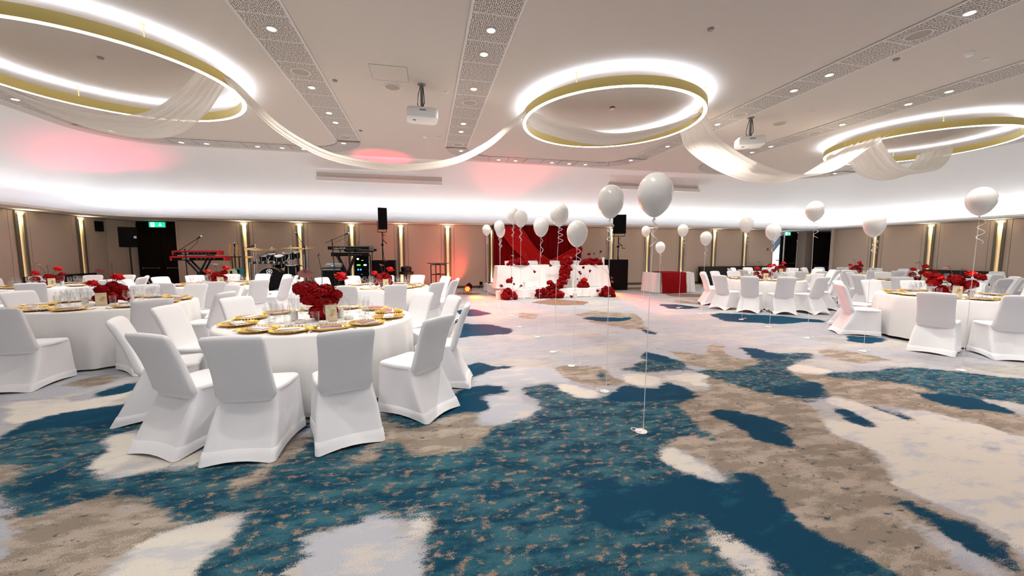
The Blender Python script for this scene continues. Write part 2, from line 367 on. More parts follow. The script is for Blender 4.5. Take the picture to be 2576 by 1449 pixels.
def carpet():
    x0, x1, y0, y1, h = -14., 25., -5.2, 19.5, .05
    nx, ny = int((x1 - x0) / h) + 1, int((y1 - y0) / h) + 1
    X, Y = np.meshgrid(x0 + h * np.arange(nx), y0 + h * np.arange(ny), indexing='xy')
    # warp for organic edges
    wx = .10 * np.sin(Y * 2.3 + 1.3 * np.sin(X * 1.1)) + .05 * np.sin(X * 7 + Y * 3)
    wy = .06 * np.sin(X * 2.9 + 2 * np.sin(Y * 1.7)) + .04 * np.sin(X * 9.1 - Y * 5)
    XX, YY = X + wx * .5, Y + wy * .6
    lab = np.zeros(X.shape, int)
    # pattern repeats continued outside the photographed floor
    rr = random.Random(5)
    def inside(P):
        c = np.zeros(X.shape, bool); n = len(P)
        xs = [p[0] for p in P]; ys = [p[1] for p in P]
        for i in range(n):
            xa, ya = P[i]; xb, yb = P[(i + 1) % n]
            if abs(yb - ya) < 1e-9: continue
            c ^= ((ya > YY) != (yb > YY)) & (XX < (xb - xa) * (YY - ya) / (yb - ya) + xa)
        return c
    for k in range(26):
        cx, cy = rr.uniform(x0, x1), rr.uniform(y0, 18)
        a, b = proj(cx, cy, 0)
        if 0 < a < 2576 and b < 1449 and proj(cx, cy, 0)[0] > -999 and cy > 1: continue
        L, w = rr.uniform(.6, 2), rr.uniform(.3, .8); cl = rr.choice([1, 2, 3, 3, 4, 2])
        lab[inside([(cx + L * cos(t) * (1 + .3 * sin(3 * t + k)), cy + w * sin(t) * (1 + .3 * cos(2 * t + k))) for t in [i * pi / 7 for i in range(14)]])] = cl
    for cl, P in PAT: lab[inside([at(x, y, 0) for x, y in P])] = cl
    ws = []
    for c in range(1, 7):
        w = (lab == c).astype(float)
        for _ in range(3 if c in (2, 3, 5) else 2):
            w = (w + np.roll(w, 1, 0) + np.roll(w, -1, 0)) / 3; w = (w + np.roll(w, 1, 1) + np.roll(w, -1, 1)) / 3
        ws.append(w.ravel())
    v = np.stack([X.ravel(), Y.ravel(), np.zeros(X.size)], 1)
    i = (np.arange(ny - 1)[:, None] * nx + np.arange(nx - 1)[None, :]).ravel()
    f = np.stack([i, i + 1, i + nx + 1, i + nx], 1)
    me = bpy.data.meshes.new('floor'); me.vertices.add(len(v)); me.vertices.foreach_set('co', v.ravel())
    me.loops.add(f.size); me.loops.foreach_set('vertex_index', f.ravel().astype(np.int32))
    me.polygons.add(len(f)); me.polygons.foreach_set('loop_start', np.arange(0, f.size, 4, dtype=np.int32))
    me.update(calc_edges=True)
    for nm, k in (('weave_a', 0), ('weave_b', 3)):
        a = me.attributes.new(nm, 'FLOAT_VECTOR', 'POINT'); a.data.foreach_set('vector', np.stack(ws[k:k + 3], 1).ravel())
    m, t, p = new_mat('woven_carpet'); L = t.links.new
    tc = N(t, 'ShaderNodeTexCoord')
    def mapped(sc, rot=0):
        mp = N(t, 'ShaderNodeMapping'); mp.inputs['Scale'].default_value = sc; mp.inputs['Rotation'].default_value = (0, 0, rot); L(tc.outputs['Object'], mp.inputs[0]); return mp.outputs[0]
    def noise(sc, s, det=3, rough=.6):
        n = N(t, 'ShaderNodeTexNoise'); n.inputs['Scale'].default_value = s; n.inputs['Detail'].default_value = det; n.inputs['Roughness'].default_value = rough; L(mapped(sc, .2), n.inputs['Vector']); return n.outputs[0]
    def mth(op, a, b=None, c=None):
        n = N(t, 'ShaderNodeMath', operation=op)
        for i, q in enumerate((a, b, c)):
            if q is None: continue
            if isinstance(q, (int, float)): n.inputs[i].default_value = q
            else: L(q, n.inputs[i])
        return n.outputs[0]
    def mix(f, a, b):
        n = N(t, 'ShaderNodeMix', data_type='RGBA')
        if isinstance(f, (int, float)): n.inputs[0].default_value = f
        else: L(f, n.inputs[0])
        for q, i in ((a, 6), (b, 7)):
            if isinstance(q, tuple): n.inputs[i].default_value = lin(q)
            else: L(q, n.inputs[i])
        return n.outputs[2]
    edge = noise((.55, 1, 1), 11, 4, .7)      # frayed outline, streaked along the weave
    tuft = noise((.8, 1.0, 1), 190, 2, .8)     # single tufts
    fl = noise((.6, 1, 1), 21, 3, .65)        # flecks
    fl2 = noise((.4, 1, 1), 7.3, 4, .65)
    big = noise((.5, 1, 1), 1.4, 3, .5)
    def step(v, lo, hi):
        n = N(t, 'ShaderNodeMapRange'); n.inputs['From Min'].default_value = lo; n.inputs['From Max'].default_value = hi; L(v, n.inputs['Value']); return n.outputs[0]
    edge2 = noise((.25, 1, 1), 4.6, 5, .7)
    jit = mth('ADD', mth('MULTIPLY', mth('SUBTRACT', edge, .5), 1.0), mth('MULTIPLY', mth('SUBTRACT', tuft, .5), 1.0))
    jit = mth('ADD', jit, mth('MULTIPLY', mth('SUBTRACT', edge2, .5), 1.35))
    def cls(o): return step(mth('ADD', o, jit), .44, .56)
    def fleck(src, lo, w=.04): return step(mth('ADD', src, mth('MULTIPLY', mth('SUBTRACT', tuft, .5), .5)), lo, lo + w)
    A = N(t, 'ShaderNodeAttribute', attribute_name='weave_a'); B = N(t, 'ShaderNodeAttribute', attribute_name='weave_b')
    sa = N(t, 'ShaderNodeSeparateXYZ'); L(A.outputs['Vector'], sa.inputs[0]); sb = N(t, 'ShaderNodeSeparateXYZ'); L(B.outputs['Vector'], sb.inputs[0])
    fl3_ = noise((.5, 1, 1), 9.7, 4, .6)
    base = mix(fleck(big, .5, .12), (184, 184, 191), (203, 197, 189)); base = mix(mth('MULTIPLY', fleck(fl2, .56), .5), base, (172, 166, 166)); fl3 = noise((.18, 1, 1), 19, 3, .7); base = mix(mth('MULTIPLY', fleck(fl3, .56, .1), .55), base, (160, 158, 164))
    c5 = mix(fleck(fl2, .56), (196, 198, 206), (218, 210, 204))
    c3 = mix(fleck(fl2, .5), (154, 141, 127), (188, 172, 157)); c3 = mix(fleck(fl, .635), c3, (62, 84, 98)); c3 = mix(mth('MULTIPLY', fleck(fl2, .66), .6), c3, (188, 192, 200))
    c2 = mix(fleck(fl2, .42, .16), (26, 74, 96), (64, 110, 122)); c2 = mix(fleck(fl, .575), c2, (158, 136, 118)); c2 = mix(mth('MULTIPLY', fleck(fl3_, .58), .8), c2, (22, 62, 84))
    c1 = mix(fleck(fl2, .62), (22, 70, 96), (34, 92, 112))
    c4 = mix(fleck(fl2, .55), (232, 224, 212), (208, 207, 211))
    c6 = mix(fleck(fl2, .5), (158, 108, 70), (140, 132, 130))
    w12 = mth('ADD', sa.outputs[0], sa.outputs[1])
    c = mix(cls(sb.outputs[1]), base, c5); c = mix(cls(mth('ADD', sa.outputs[2], w12)), c, c3); c = mix(cls(sb.outputs[0]), c, c4)
    c = mix(cls(w12), c, c2); c = mix(cls(sa.outputs[0]), c, c1); c = mix(cls(sb.outputs[2]), c, c6)
    hs = N(t, 'ShaderNodeHueSaturation'); L(c, hs.inputs['Color']); L(mth('ADD', mth('MULTIPLY', tuft, .5), .58), hs.inputs['Value'])
    L(hs.outputs[0], p.inputs['Base Color']); p.inputs['Roughness'].default_value = 1.; p.inputs['Specular IOR Level'].default_value = .08
    b = N(t, 'ShaderNodeBump'); b.inputs['Strength'].default_value = .3; b.inputs['Distance'].default_value = .006; L(tuft, b.inputs['Height']); L(b.outputs[0], p.inputs['Normal'])
    me.materials.append(m)
    return link('floor', me, kind='structure')
carpet()

# ------------------------------------------------------------------ room shell
ZC, ZS = 4.3, 2.70
XL, XR, YB = -11.3, 19.75, 16.5
def path(xl, yb, xr, r, y0=-5., nl=14, nc=10, nb=40):
    P = [(xl, y0 + (yb - r - y0) * i / nl) for i in range(nl)]
    P += [(xl + r - r * cos(a), yb - r + r * sin(a)) for a in [pi / 2 * i / nc for i in range(nc)]]
    P += [(xl + r + (xr - xl - 2 * r) * i / nb, yb) for i in range(nb)]
    P += [(xr - r + r * sin(a), yb - r + r * cos(a)) for a in [pi / 2 * i / nc for i in range(nc)]]
    P += [(xr, yb - r - (yb - r - y0) * i / nl) for i in range(nl + 1)]
    return P
LIP = path(-10.05, 15.25, 18.85, 1.3)
INN = path(-7.75, 11.95, 14.75, 1.4)
COV = path(-10.95, 16.2, 19.5, 1.6)
OUT = path(-13.9, 19.2, 24.8, .3)
def lerp(a, b, t): return a + (b - a) * t
mb = MB(); m_ = len(INN)   # flat field + cove sweeping down behind the lip
n0 = len(mb.v); mb.add([(x, y, ZC) for x, y in INN], [tuple(range(m_))[::-1]])
rows = []
for k in range(15):
    t = (k / 14) ** .8
    rows.append([(lerp(a[0], b[0], t), lerp(a[1], b[1], t), ZC - (ZC - 2.74) * t ** 2.1) for a, b in zip(INN, COV)])
cv = MB(); cv.grid(rows)
struct('ceiling', mb, 'ceil'); struct('ceiling_cove', cv, 'cove', smooth=True)
sf = MB()
sf.rings([[(x, y, z) for x, y in P] for P, z in ((LIP, ZS), (OUT, ZS))], False, False, False)
sf.rings([[(x, y, z) for x, y in P] for P, z in ((LIP, ZS), (LIP, 2.765))], False, False, False)
L2 = path(-10.08, 15.28, 18.88, 1.3)
sf.rings([[(x, y, z) for x, y in P] for P, z in ((LIP, 2.765), (L2, 2.765))], False, False, False)
sf.rings([[(x, y, z) for x, y in P] for P, z in ((L2, 2.765), (L2, 2.72), (COV, 2.72), (COV, 2.76))], False, False, False)
struct('ceiling_soffit', sf, 'cove')
La, Lb = path(-10.30, 15.50, 19.1, 1.3), path(-10.37, 15.57, 19.17, 1.3)
le = MB(); le.rings([[(x, y, z) for x, y in P] for P, z in ((La, 2.725), (La, 2.74), (Lb, 2.74), (Lb, 2.725))], False, False, False)
tag(le.build('cove_light', 'cove_led'), 'continuous cool white light line hidden in the cove ledge around the room', 'light')

# area lights added in the ledge trough to widen the cove line's wash
for (x0_, y0_, x1_, y1_, tx, ty) in ((-10.25, 0, -10.25, 15, -8, None), (-9.8, 15.45, 18.4, 15.45, None, 12), (19.05, 0, 19.05, 15, 15.5, None)):
    nseg = 9 if ty else 4
    for k in range(nseg):
        cx_, cy_ = lerp(x0_, x1_, (k + .5) / nseg), lerp(y0_, y1_, (k + .5) / nseg)
        Lg_ = hypot(x1_ - x0_, y1_ - y0_) / nseg
        d = bpy.data.lights.new('cove_wash', 'AREA'); d.shape = 'RECTANGLE'; d.size = Lg_; d.size_y = .06; d.energy = COVE_W * Lg_ * (1 if ty else (.55 if tx < 0 else 2.2)); d.color = (.95, .97, 1); d.spread = radians(140)
        o = bpy.data.objects.new('cove_wash', d); COL.objects.link(o); o.location = (cx_, cy_, 2.765)
        dv = Vector((0 if ty else (1 if tx > 0 and cx_ < tx else (1 if cx_ < 0 else -1)), -1 if ty else 0, 1.5)).normalized()
        X_ = Vector((1, 0, 0)) if ty else Vector((0, 1, 0)); Z_ = -dv; Y_ = Z_.cross(X_)
        o.rotation_euler = Matrix((X_, Y_, Z_)).transposed().to_euler()
# walls: dark backing, then one raised fabric panel after another
def wall(name, a, b, cuts, z1=ZS):
    """a,b ends on plan, room side on the right hand of a->b ; cuts = joint positions along it"""
    a = Vector(a); b = Vector(b); d = (b - a); Lg = d.length; ang = atan2(d.y, d.x)
    back = MB().box((Lg / 2, .10, z1 / 2), (Lg, .12, z1))
    w = back.build(name, 'joint', kind='structure'); w.location = (a.x, a.y, 0); w.rotation_euler = (0, 0, ang)
    cs = sorted([0] + [c for c in cuts if 0 < c < Lg] + [Lg])
    for p, q in zip(cs, cs[1:]):
        g = .006
        if q - p < .05: continue
        pb = MB().box(((p + q) / 2, .02, (z1 + .10) / 2 - .004), (q - p - 2 * g, .04, z1 - .12))
        link('panel', pb.mesh('panel', 'fabric_wall'), w)
    sk = MB().box((Lg / 2, .005, .05), (Lg, .05, .1)); link('skirting', sk.mesh('skirting', 'base'), w)
    return w
BN = [-8.53, -6.65, -4.75, -2.85, -.95, .95, 2.85, 4.75, 6.63, 8.51, 10.39, 12.26, 14.1, 15.93, 17.8][1:-1]
seams = []
for x in BN: seams += [x - .27, x - .085, x + .085, x + .27]
wall('wall_back', (-8.82, YB), (17.62, YB), [s + 8.82 for s in seams])
LN = [15.25, 13.4, 11.55, 9.7, 7.85, 6., 4.15, 2.3, .45]
wall('wall_left', (XL, -5), (XL + .45, 16.25), [y + 5 + dlt for y in LN for dlt in (-.27, -.085, .085, .27)])
wall('wall_left', (XL + .45, 16.25), (XL + .82, 17.35), [.62])
struct('trim_6', MB().box((-11.2, 17.3, ZS / 2), (1.4, .12, ZS)), 'darkwall')
RN = [13.3, 11.37, 9.46, 7.55, 5.64, 3.7, 1.8, -.1]
wall('wall_right', (XR + .12, 15.05), (XR + .12, -5), [15.05 - y + dlt for y in RN for dlt in (-.27, -.085, .085, .27)])
# jamb and lining pieces
for nm, c, d, m in (('trim_1', (-8.86, 16.9, ZS / 2), (.08, .8, ZS), 'fabric_wall'), ('trim_2', (17.66, 16.9, ZS / 2), (.08, .7, ZS), 'fabric_wall'), ('trim_7', (18.1, 17.42, ZS / 2), (.96, .1, ZS), 'fabric_wall'),
                    ('trim_3', (20.1, 15.13, ZS / 2), (.62, .16, ZS), 'fabric_wall'), ('trim_4', (20.78, 17.35, ZS / 2), (.5, .5, ZS), 'fabric_wall')):
    struct(nm, MB().box(c, d), m)
struct('wall_lobby', MB().box((22.9, 17.45, ZS / 2), (3.8, .12, ZS)).box((24.7, 16, ZS / 2), (.12, 3, ZS)).box((22.4, 14.9, ZS / 2), (4.6, .1, ZS)), 'darkwall')
struct('wall_front', MB().box((-8, -5.06, 1.35), (6.6, .12, 2.7)).box((15.5, -5.06, 1.35), (8.5, .12, 2.7)).box((4, -5.06, 3.5), (30, .12, 1.6)), 'ceil')
# doors
def door(name, x0, x1, y, n=2, z1=2.62):
    d = link(name, None, kind='structure')
    fr = MB().box(((x0 + x1) / 2, y + .08, z1 / 2 + .04), (x1 - x0 + .1, .06, z1 + .08)); link('door_frame', fr.mesh('door_frame', 'darkwood'), d)
    w = (x1 - x0) / n
    for i in range(n):
        xa = x0 + w * i
        lf = MB().box((xa + w / 2, y, 1.12), (w - .02, .05, 2.2)).build('door_leaf', 'darkwood', d)
        MB().box((xa + w / 2, y - .05, .95), (w * .7, .03, .025)).box((xa + w * .17, y - .035, .95), (.03, .05, .06)).box((xa + w * .83, y - .035, .95), (.03, .05, .06)).build('push_bar', 'bronze', lf)
    MB().box(((x0 + x1) / 2, y, 2.44), (x1 - x0, .05, .38)).build('transom_panel', 'darkwood', d)
    return d
door('door_1', -10.5, -8.92, 17.15); door('door_2', 19.5, 20.5, 17.6, 1)
# daylit window strip at the back right corner
w = link('window_1', None, kind='structure')
MB().box((18.62, 17.4, 1.33), (.06, .06, 2.66)).box((19.42, 17.4, 1.33), (.06, .06, 2.66)).box((19.02, 17.4, 2.62), (.86, .06, .1)).box((19.02, 17.4, .04), (.86, .06, .08)).build('window_frame', 'alu', w)
MB().box((19.02, 17.4, 1.33), (.74, .012, 2.5)).build('pane', 'glass', w)
tag(MB().box((19.6, 19.3, 1.5), (3.2, .1, 3.2)).build('facade', 'outside'), 'white facade given its own glow for daylight, seen through the corner window', 'facade')
tag(MB().box((19.55, 18.7, 1.3), (.34, .2, 3.4), ry=.72).build('diagonal_brace', 'beam'), 'pale blue diagonal beam outside the corner window', 'beam')

# ------------------------------------------------------------------ wall niches with hidden lamps
def niche(label, x, y, rz, up, group):
    t = thing('wall_light', label, 'wall light', (x, y, 0), rz, group)
    MB().box((-.10, -.018, 1.42), (.075, .055, 2.5)).box((.10, -.018, 1.42), (.075, .055, 2.5)).box((0, -.02, 2.63), (.28, .07, .08)).box((0, -.02, .20), (.28, .07, .1)).build('frame', 'bronze', t)
    MB().box((0, .012, 1.42), (.15, .01, 2.4)).build('backplate', 'brassglow', t)
    z = 2.572 if up else .275
    MB().box((0, -.02, z), (.11, .03, .012)).build('lamp_strip', 'niche_led', t)
    R2 = Matrix.Rotation(rz, 3, 'Z'); q = R2 @ Vector((0, -.035, 0)); q2 = R2 @ Vector((0, .03, 0))
    zz = 2.55 if up else .30; lamp('niche_beam', 'AREA', (x + q.x, y + q.y, zz), 2.4, (1, .80, .42), (x + q2.x, y + q2.y, 1.0 if up else 1.9), .06, spread=80)
    lamp('niche_beam', 'AREA', (x + q.x, y + q.y, .32 if up else 2.5), .9, (1, .80, .42), (x + q2.x, y + q2.y, 1.6), .06, spread=80)  # weak fill added at the opposite end of the niche
    la = lamp('niche_fill', 'AREA', (x + q.x, y + q.y, 1.42), .34, (1, .80, .38), None, .02, sy=2.2); la.rotation_euler = (pi / 2, 0, rz)  # unseen fill added along the backplate to brighten its whole length
    if up: lamp('niche_glow', 'AREA', (x + q.x * 2, y + q.y * 2, 2.55), 3.2, (1, .84, .56), (x + q.x * 2.6, y + q.y * 2.6, 2.7), .1, spread=150)
    return t
for i, x in enumerate(BN):
    if 3 < x < 6.5: continue
    up = x < 2.6 or x > 3
    niche('tall brass-lit wall niche on the back wall, %s from the left' % ORD[i], x, YB, 0, x != 2.85, 'lit niches along the back wall')
for i, y in enumerate(LN[:3]):
    niche('tall brass-lit wall niche on the left wall, %s from the exit doors' % ORD[i], XL + .45 * (y + 5) / 21.25, y, pi / 2 - .02, True, 'lit niches along the left wall')
for i, y in enumerate(RN[:4]):
    niche('tall brass-lit wall niche on the right wall, %s from the far corner' % ORD[i], XR + .12, y, -pi / 2, True, 'lit niches along the right wall')

# ------------------------------------------------------------------ perforated ceiling strips, downlights, speakers
SX = [-7.17, -1.80, .86, 6.21, 8.85, 14.2]; HW = .27; P0 = .586
pz = ZC - .012
strips = link('trim_5', None, kind='structure')
pan = MB().box((0, 0, 0), (2 * HW, P0 - .012, .012)).mesh('perforated_panel', 'perf')
for x in SX:
    for k in range(-16, 9):
        y = 5.25 + P0 * (k + .5)
        if y > 10.3: continue
        if not seen(x, y, ZC, 500) and abs(y) > 3: continue
        link('perforated_panel', pan, strips, (x, y, pz))
    tr = MB()
    for s in (-1, 1): tr.box((x + s * (HW + .015), 2.7, pz), (.03, 15.4, .014))
    for k in range(-10, 9): tr.box((x, 5.25 + P0 * k, pz - .001), (2 * HW, .014, .012))
    tr.build('edge_trim', 'trimw', strips)
def arc_panel(cx, cy, r, a0, a1):
    P = MB(); n = 4; z = pz
    for zz, rev in ((z - .006, 0), (z + .006, 1)):
        pass
    R0 = [(cx + (r - HW) * cos(a), cy + (r - HW) * sin(a)) for a in [a0 + (a1 - a0) * i / n for i in range(n + 1)]]
    R1 = [(cx + (r + HW) * cos(a), cy + (r + HW) * sin(a)) for a in [a0 + (a1 - a0) * i / n for i in range(n + 1)]]
    P.rings([[(x, y, z - .006) for x, y in R0], [(x, y, z - .006) for x, y in R1]], False, False, False)
    P.rings([[(x, y, z + .006) for x, y in R0], [(x, y, z - .006) for x, y in R0]], False, False, False)
    P.rings([[(x, y, z - .006) for x, y in R1], [(x, y, z + .006) for x, y in R1]], False, False, False)
    P.build('perforated_panel', 'perf', strips)
RC = 1.05; YT = 10.4
def corner(xs, sgn):     # bend from a lengthwise strip into the cross strip, toward +sgn
    cx = xs + sgn * RC
    a0, a1 = (pi, pi / 2) if sgn > 0 else (0, pi / 2)
    for i in range(3):
        p, q = lerp(a0, a1, i / 3), lerp(a0, a1, (i + 1) / 3); d = .01 * (1 if q > p else -1)
        arc_panel(cx, YT, RC, p + d, q - d)
for xs, sg in ((SX[0], 1), (SX[1], -1), (SX[2], 1), (SX[3], -1), (SX[4], 1), (SX[5], -1)): corner(xs, sg)
pan2 = MB().box((0, 0, 0), (P0 - .02, 2 * HW, .012)).mesh('perforated_panel', 'perf')
for xa, xb in ((SX[0] + RC, SX[1] - RC), (SX[2] + RC, SX[3] - RC), (SX[4] + RC, SX[5] - RC)):
    n = 6; st = (xb - xa) / n
    for i in range(n):
        q = link('perforated_panel', pan2, strips, (xa + st * (i + .5), YT + RC, pz)); q.scale = (st / P0, 1, 1)
dl = thing('downlight', 'x', 'downlight')
MB().lathe([(.062, 0), (.062, -.012), (.05, -.014), (.05, -.004)], n=20, cap0=False, cap1=False).build('rim', 'trimw', dl)
MB().lathe([(.05, -.006), (.03, -.008)], n=16, cap0=False).build('lens', 'bulb', dl)
DL = Proto(dl)
rowsD = [('first perforated strip from the left', SX[1], [5.54, 7.26, 8.46, 9.03, 10.63], -.15), ('second perforated strip from the left', SX[2], [4.97, 5.56, 6.72, 8.5, 9.05, 10.7], .15),
         ('third perforated strip from the left', SX[3], [3.4, 4.98, 5.57, 7.33, 9.07, 10.63], -.15), ('rightmost perforated strip', SX[4], [5.01, 5.58, 6.74, 8.49, 9.08], 0)]
allD = []
for nm, x, ys, off in rowsD:
    for i, y in enumerate(ys):
        xx = x + (off if y > 10.2 else 0)
        DL.put((xx, y, ZC - .018), 0, 'warm white recessed downlight in the %s, %s from the front' % (nm, ORD[i]), 'recessed ceiling downlights'); allD.append((xx, y))
for nm, xs in (('left', [-7.17, -6.9, -5.9, -5.35, -4.2, -3.62, -3.1]), ('middle', [2.19, 2.71, 3.86, 4.42, 4.96]), ('right', [11.89, 12.46, 12.96, 13.95])):
    for i, x in enumerate(xs):
        y = YT + RC
        if x == -7.17: y = 8.99
        if x == -6.9: y = 10.75
        if x == 13.95: y = 10.75
        DL.put((x, y, ZC - .018), 0, 'warm white recessed downlight in the %s cross strip, %s from the left' % (nm, ORD[i]), 'recessed ceiling downlights'); allD.append((x, y))
for i, (x, y) in enumerate(allD): lamp('downlight_beam', 'AREA', (x, y, ZC - .045), DOWN_W, (1, .965, .90), (x, y, 0), .09, spread=115)
for x in (SX[0], SX[1], SX[2], SX[3], SX[4], SX[5]):
    for y in (5.5, 2.05, 1.5, -1.4, -2.5, 7.2) if x in (SX[0], SX[5]) else (2.6, 2.05, -.3, -1.45):
        lamp('downlight_beam', 'AREA', (x, y, ZC - .045), DOWN_W * .65, (1, .97, .93), (x, y, 0), .09, spread=125)  # added beams without fixtures, to light the foreground
def ceil_disc(name, label, cat, x, y, r, m, h=.012, group=None, ring='trimw'):
    t = thing(name, label, cat, (x, y, ZC), 0, group)
    MB().lathe([(r, 0), (r, -h), (r * .88, -h - .003), (r * .86, -h + .003)], n=28, cap0=False, cap1=False).build('rim', ring, t)
    MB().lathe([(r * .87, -h + .002), (.001, -h + .002)], n=28, cap0=False, cap1=False).build('mesh_cover', m, t)
for i, (x, y, l) in enumerate([(-1.81, 6.71, 'round ceiling speaker in the first perforated strip from the left, nearer one'), (-1.81, 10.12, 'round ceiling speaker at the bend of the first perforated strip'), (.86, 7.33, 'round ceiling speaker in the second perforated strip, nearer one'), (.88, 10.12, 'round ceiling speaker at the bend of the second perforated strip'),
                       (6.23, 6.75, 'round ceiling speaker in the third perforated strip, beside the middle light ring'), (6.2, 3.87, 'round ceiling speaker in the third perforated strip, nearest the camera'), (8.86, 7.35, 'round ceiling speaker in the rightmost perforated strip'),
                       (-.48, 6.99, 'round ceiling speaker on plain ceiling left of the near projector'), (7.53, 7.04, 'round ceiling speaker on plain ceiling right of the far projector'), (6.26, 10.21, 'round ceiling speaker at the bend of the third perforated strip')]):
    ceil_disc('ceiling_speaker', l, 'speaker', x, y, .14, 'speaker_grey', .026 if i < 7 or i == 9 else .012, 'round ceiling speakers')
for i, (x, y, l) in enumerate([(-1.37, 6.95, 'beside the left strip, above the left drape'), (.42, 7.0, 'left of the second strip near the projector'), (-1.38, 9.55, 'beside the bend of the left strip'), (.4, 9.61, 'left of the second strip bend'), (3.54, 4.37, 'in front of the middle light ring'),
                               (7.94, 4.12, 'left of the rightmost strip, near the camera'), (6.7, 4.42, 'right of the third strip, near the camera'), (7.5, 6.3, 'between the right strips beside the far projector'), (-4.48, 6.91, 'in the middle of the left light ring')]):
    t = thing('sprinkler', 'small recessed ceiling sprinkler cap ' + l, 'sprinkler', (x, y, ZC), 0, 'ceiling sprinkler caps')
    MB().lathe([(.04, 0), (.04, -.008), (.034, -.012), (.034, -.022), (.001, -.022)], n=16, cap0=False, cap1=False).build('cap', 'trimw' if i % 2 else 'sprinkler', t)
for x, y, l, m in ((3.57, 7.01, 'red based smoke detector in the middle of the middle light ring', 'darkred'), (7.49, 4.06, 'white smoke detector on the ceiling between the right strips', 'white'), (.06, 9.65, 'white smoke detector behind the near projector', 'white')):
    t = thing('smoke_detector', l, 'smoke detector', (x, y, ZC), 0)
    MB().lathe([(.05, 0), (.05, -.02)], n=20, cap0=False).build('base', m, t); MB().lathe([(.045, -.02), (.04, -.045), (.02, -.055)], n=20).build('dome', 'white', t)
t = thing('access_panel', 'flush square ceiling access panel left of the near projector', 'ceiling panel')
cs = [at(*p, ZC) for p in ((927, 160), (1023, 169), (1028, 207), (938, 200))]; q = MB()
for a, b in zip(cs, cs[1:] + cs[:1]): q.rod((a[0], a[1], ZC), (b[0], b[1], ZC), .004, 4)
q.build('seam', 'greyp', t)
MB().add([(x, y, ZC - .002) for x, y in cs], [(0, 1, 2, 3)]).build('flap', 'ceil', t)
# wall mounted small devices
for px, py, Yw, l, cat, nm, d, m in ((367, 563, 0, '', '', '', 0, 0),):
    pass
def wall_item(name, label, cat, x, y, z, d, m, rz=0):
    t = thing(name, label, cat, (x, y, z), rz); MB().box((0, -d[1] / 2, 0), d).build('body', m, t); return t
s = wall_item('wall_speaker', 'small black wall speaker on a bracket at the back left corner', 'speaker', -10.92, 16.0, 2.42, (.22, .18, .34), 'black', .9)
MB().box((0, -.185, 0), (.18, .01, .28)).build('grille', 'grille', s); MB().box((0, .03, 0), (.04, .08, .04)).build('bracket', 'blackm', s)
s = wall_item('wall_speaker', 'small dark speaker hanging in the dark lobby beyond the right opening', 'speaker', *(aty(2055, 592, 17.2)[0], 17.35, 2.42), (.3, .2, .3), 'black')
MB().box((0, -.205, 0), (.24, .01, .24)).build('grille', 'grille', s)
s = wall_item('fire_call_point', 'small red fire call point on the back wall near the corner window', 'alarm', aty(1932, 630, YB)[0], YB, 1.72, (.12, .05, .12), 'nordred')
MB().box((0, -.055, 0), (.07, .01, .07)).build('button', 'menuw', s)
s = wall_item('power_socket', 'black wall socket low on the wall left of the red curtain', 'socket', aty(1210, 712, YB)[0], YB, aty(1210, 712, YB)[1], (.12, .05, .12), 'black')
MB().tube([(0, -.05, -.04), (-.1, -.12, -.2), (-.35, -.5, -.27), (-.7, -1.2, -.28), (-1.1, -1.9, -.275)], .012).build('cable', 'black', s)
def exit_sign(x, y, z, label, w=.42):
    t = thing('exit_sign', label, 'sign', (x, y, z))
    MB().box((0, 0, 0), (w + .02, .05, .2)).build('housing', 'white', t)
    MB().box((0, -.028, 0), (w, .006, .18)).build('face', 'greensign', t)
    g = MB(); x0 = -w * .27
    g.box((x0, -.033, 0), (.11, .003, .16)); g.build('door_pictogram', 'signwhite', t)
    MB().ball((x0 + .0, -.037, .05), .014, 8, 5).box((x0, -.037, .01), (.02, .004, .06), ry=.3).box((x0 + .02, -.037, -.035), (.015, .004, .06), ry=-.6).box((x0 - .02, -.037, -.035), (.015, .004, .06), ry=.5).box((x0 + .02, -.037, .02), (.05, .004, .012), ry=.4).build('running_figure', 'greensign', t)
    a = MB(); cx = w * .2
    a.add([(cx - .05, -.034, 0), (cx + .05, -.034, 0), (cx, -.034, -.06)], [(0, 2, 1)]).box((cx, -.034, .03), (.03, .003, .07)); a.build('arrow', 'signwhite', t)
exit_sign(aty(396, 564, 16.9)[0], 16.9, aty(396, 564, 16.9)[1] - .02, 'glowing green emergency exit sign over the dark doors at left', .5)
exit_sign(aty(1981, 588, 17.2)[0], 17.2, aty(1981, 588, 17.2)[1], 'glowing green emergency exit sign over the dark door at right', .36)

# ------------------------------------------------------------------ projection screen housings in the cove
def housing(pxa, pxb, Y, label):
    xa, za = aty(*pxa, Y); xb, zb = aty(*pxb, Y); z = (za + zb) / 2
    t = thing('projection_screen', label, 'screen housing', ((xa + xb) / 2, Y, z), 0, 'projection screen housings')
    w = xb - xa
    MB().box((0, 0, 0), (w, .16, .11)).build('case', 'trimw', t)
    MB().box((0, -.02, -.06), (w, .12, .012)).build('screen_slot', 'white', t)
    MB().box((0, .04, .135), (w, .05, .16)).build('recess_back', 'ceil', t)
    for s in (-.34, 0, .34): MB().box((w * s, 0, .062), (.05, .06, .02)).build('bracket', 'greyp', t)
housing((796, 452), (1112, 459), 13.35, 'long white projection screen housing under the left drape')
housing((1532, 470), (1757, 480), 13.35, 'long white projection screen housing behind the largest balloon')

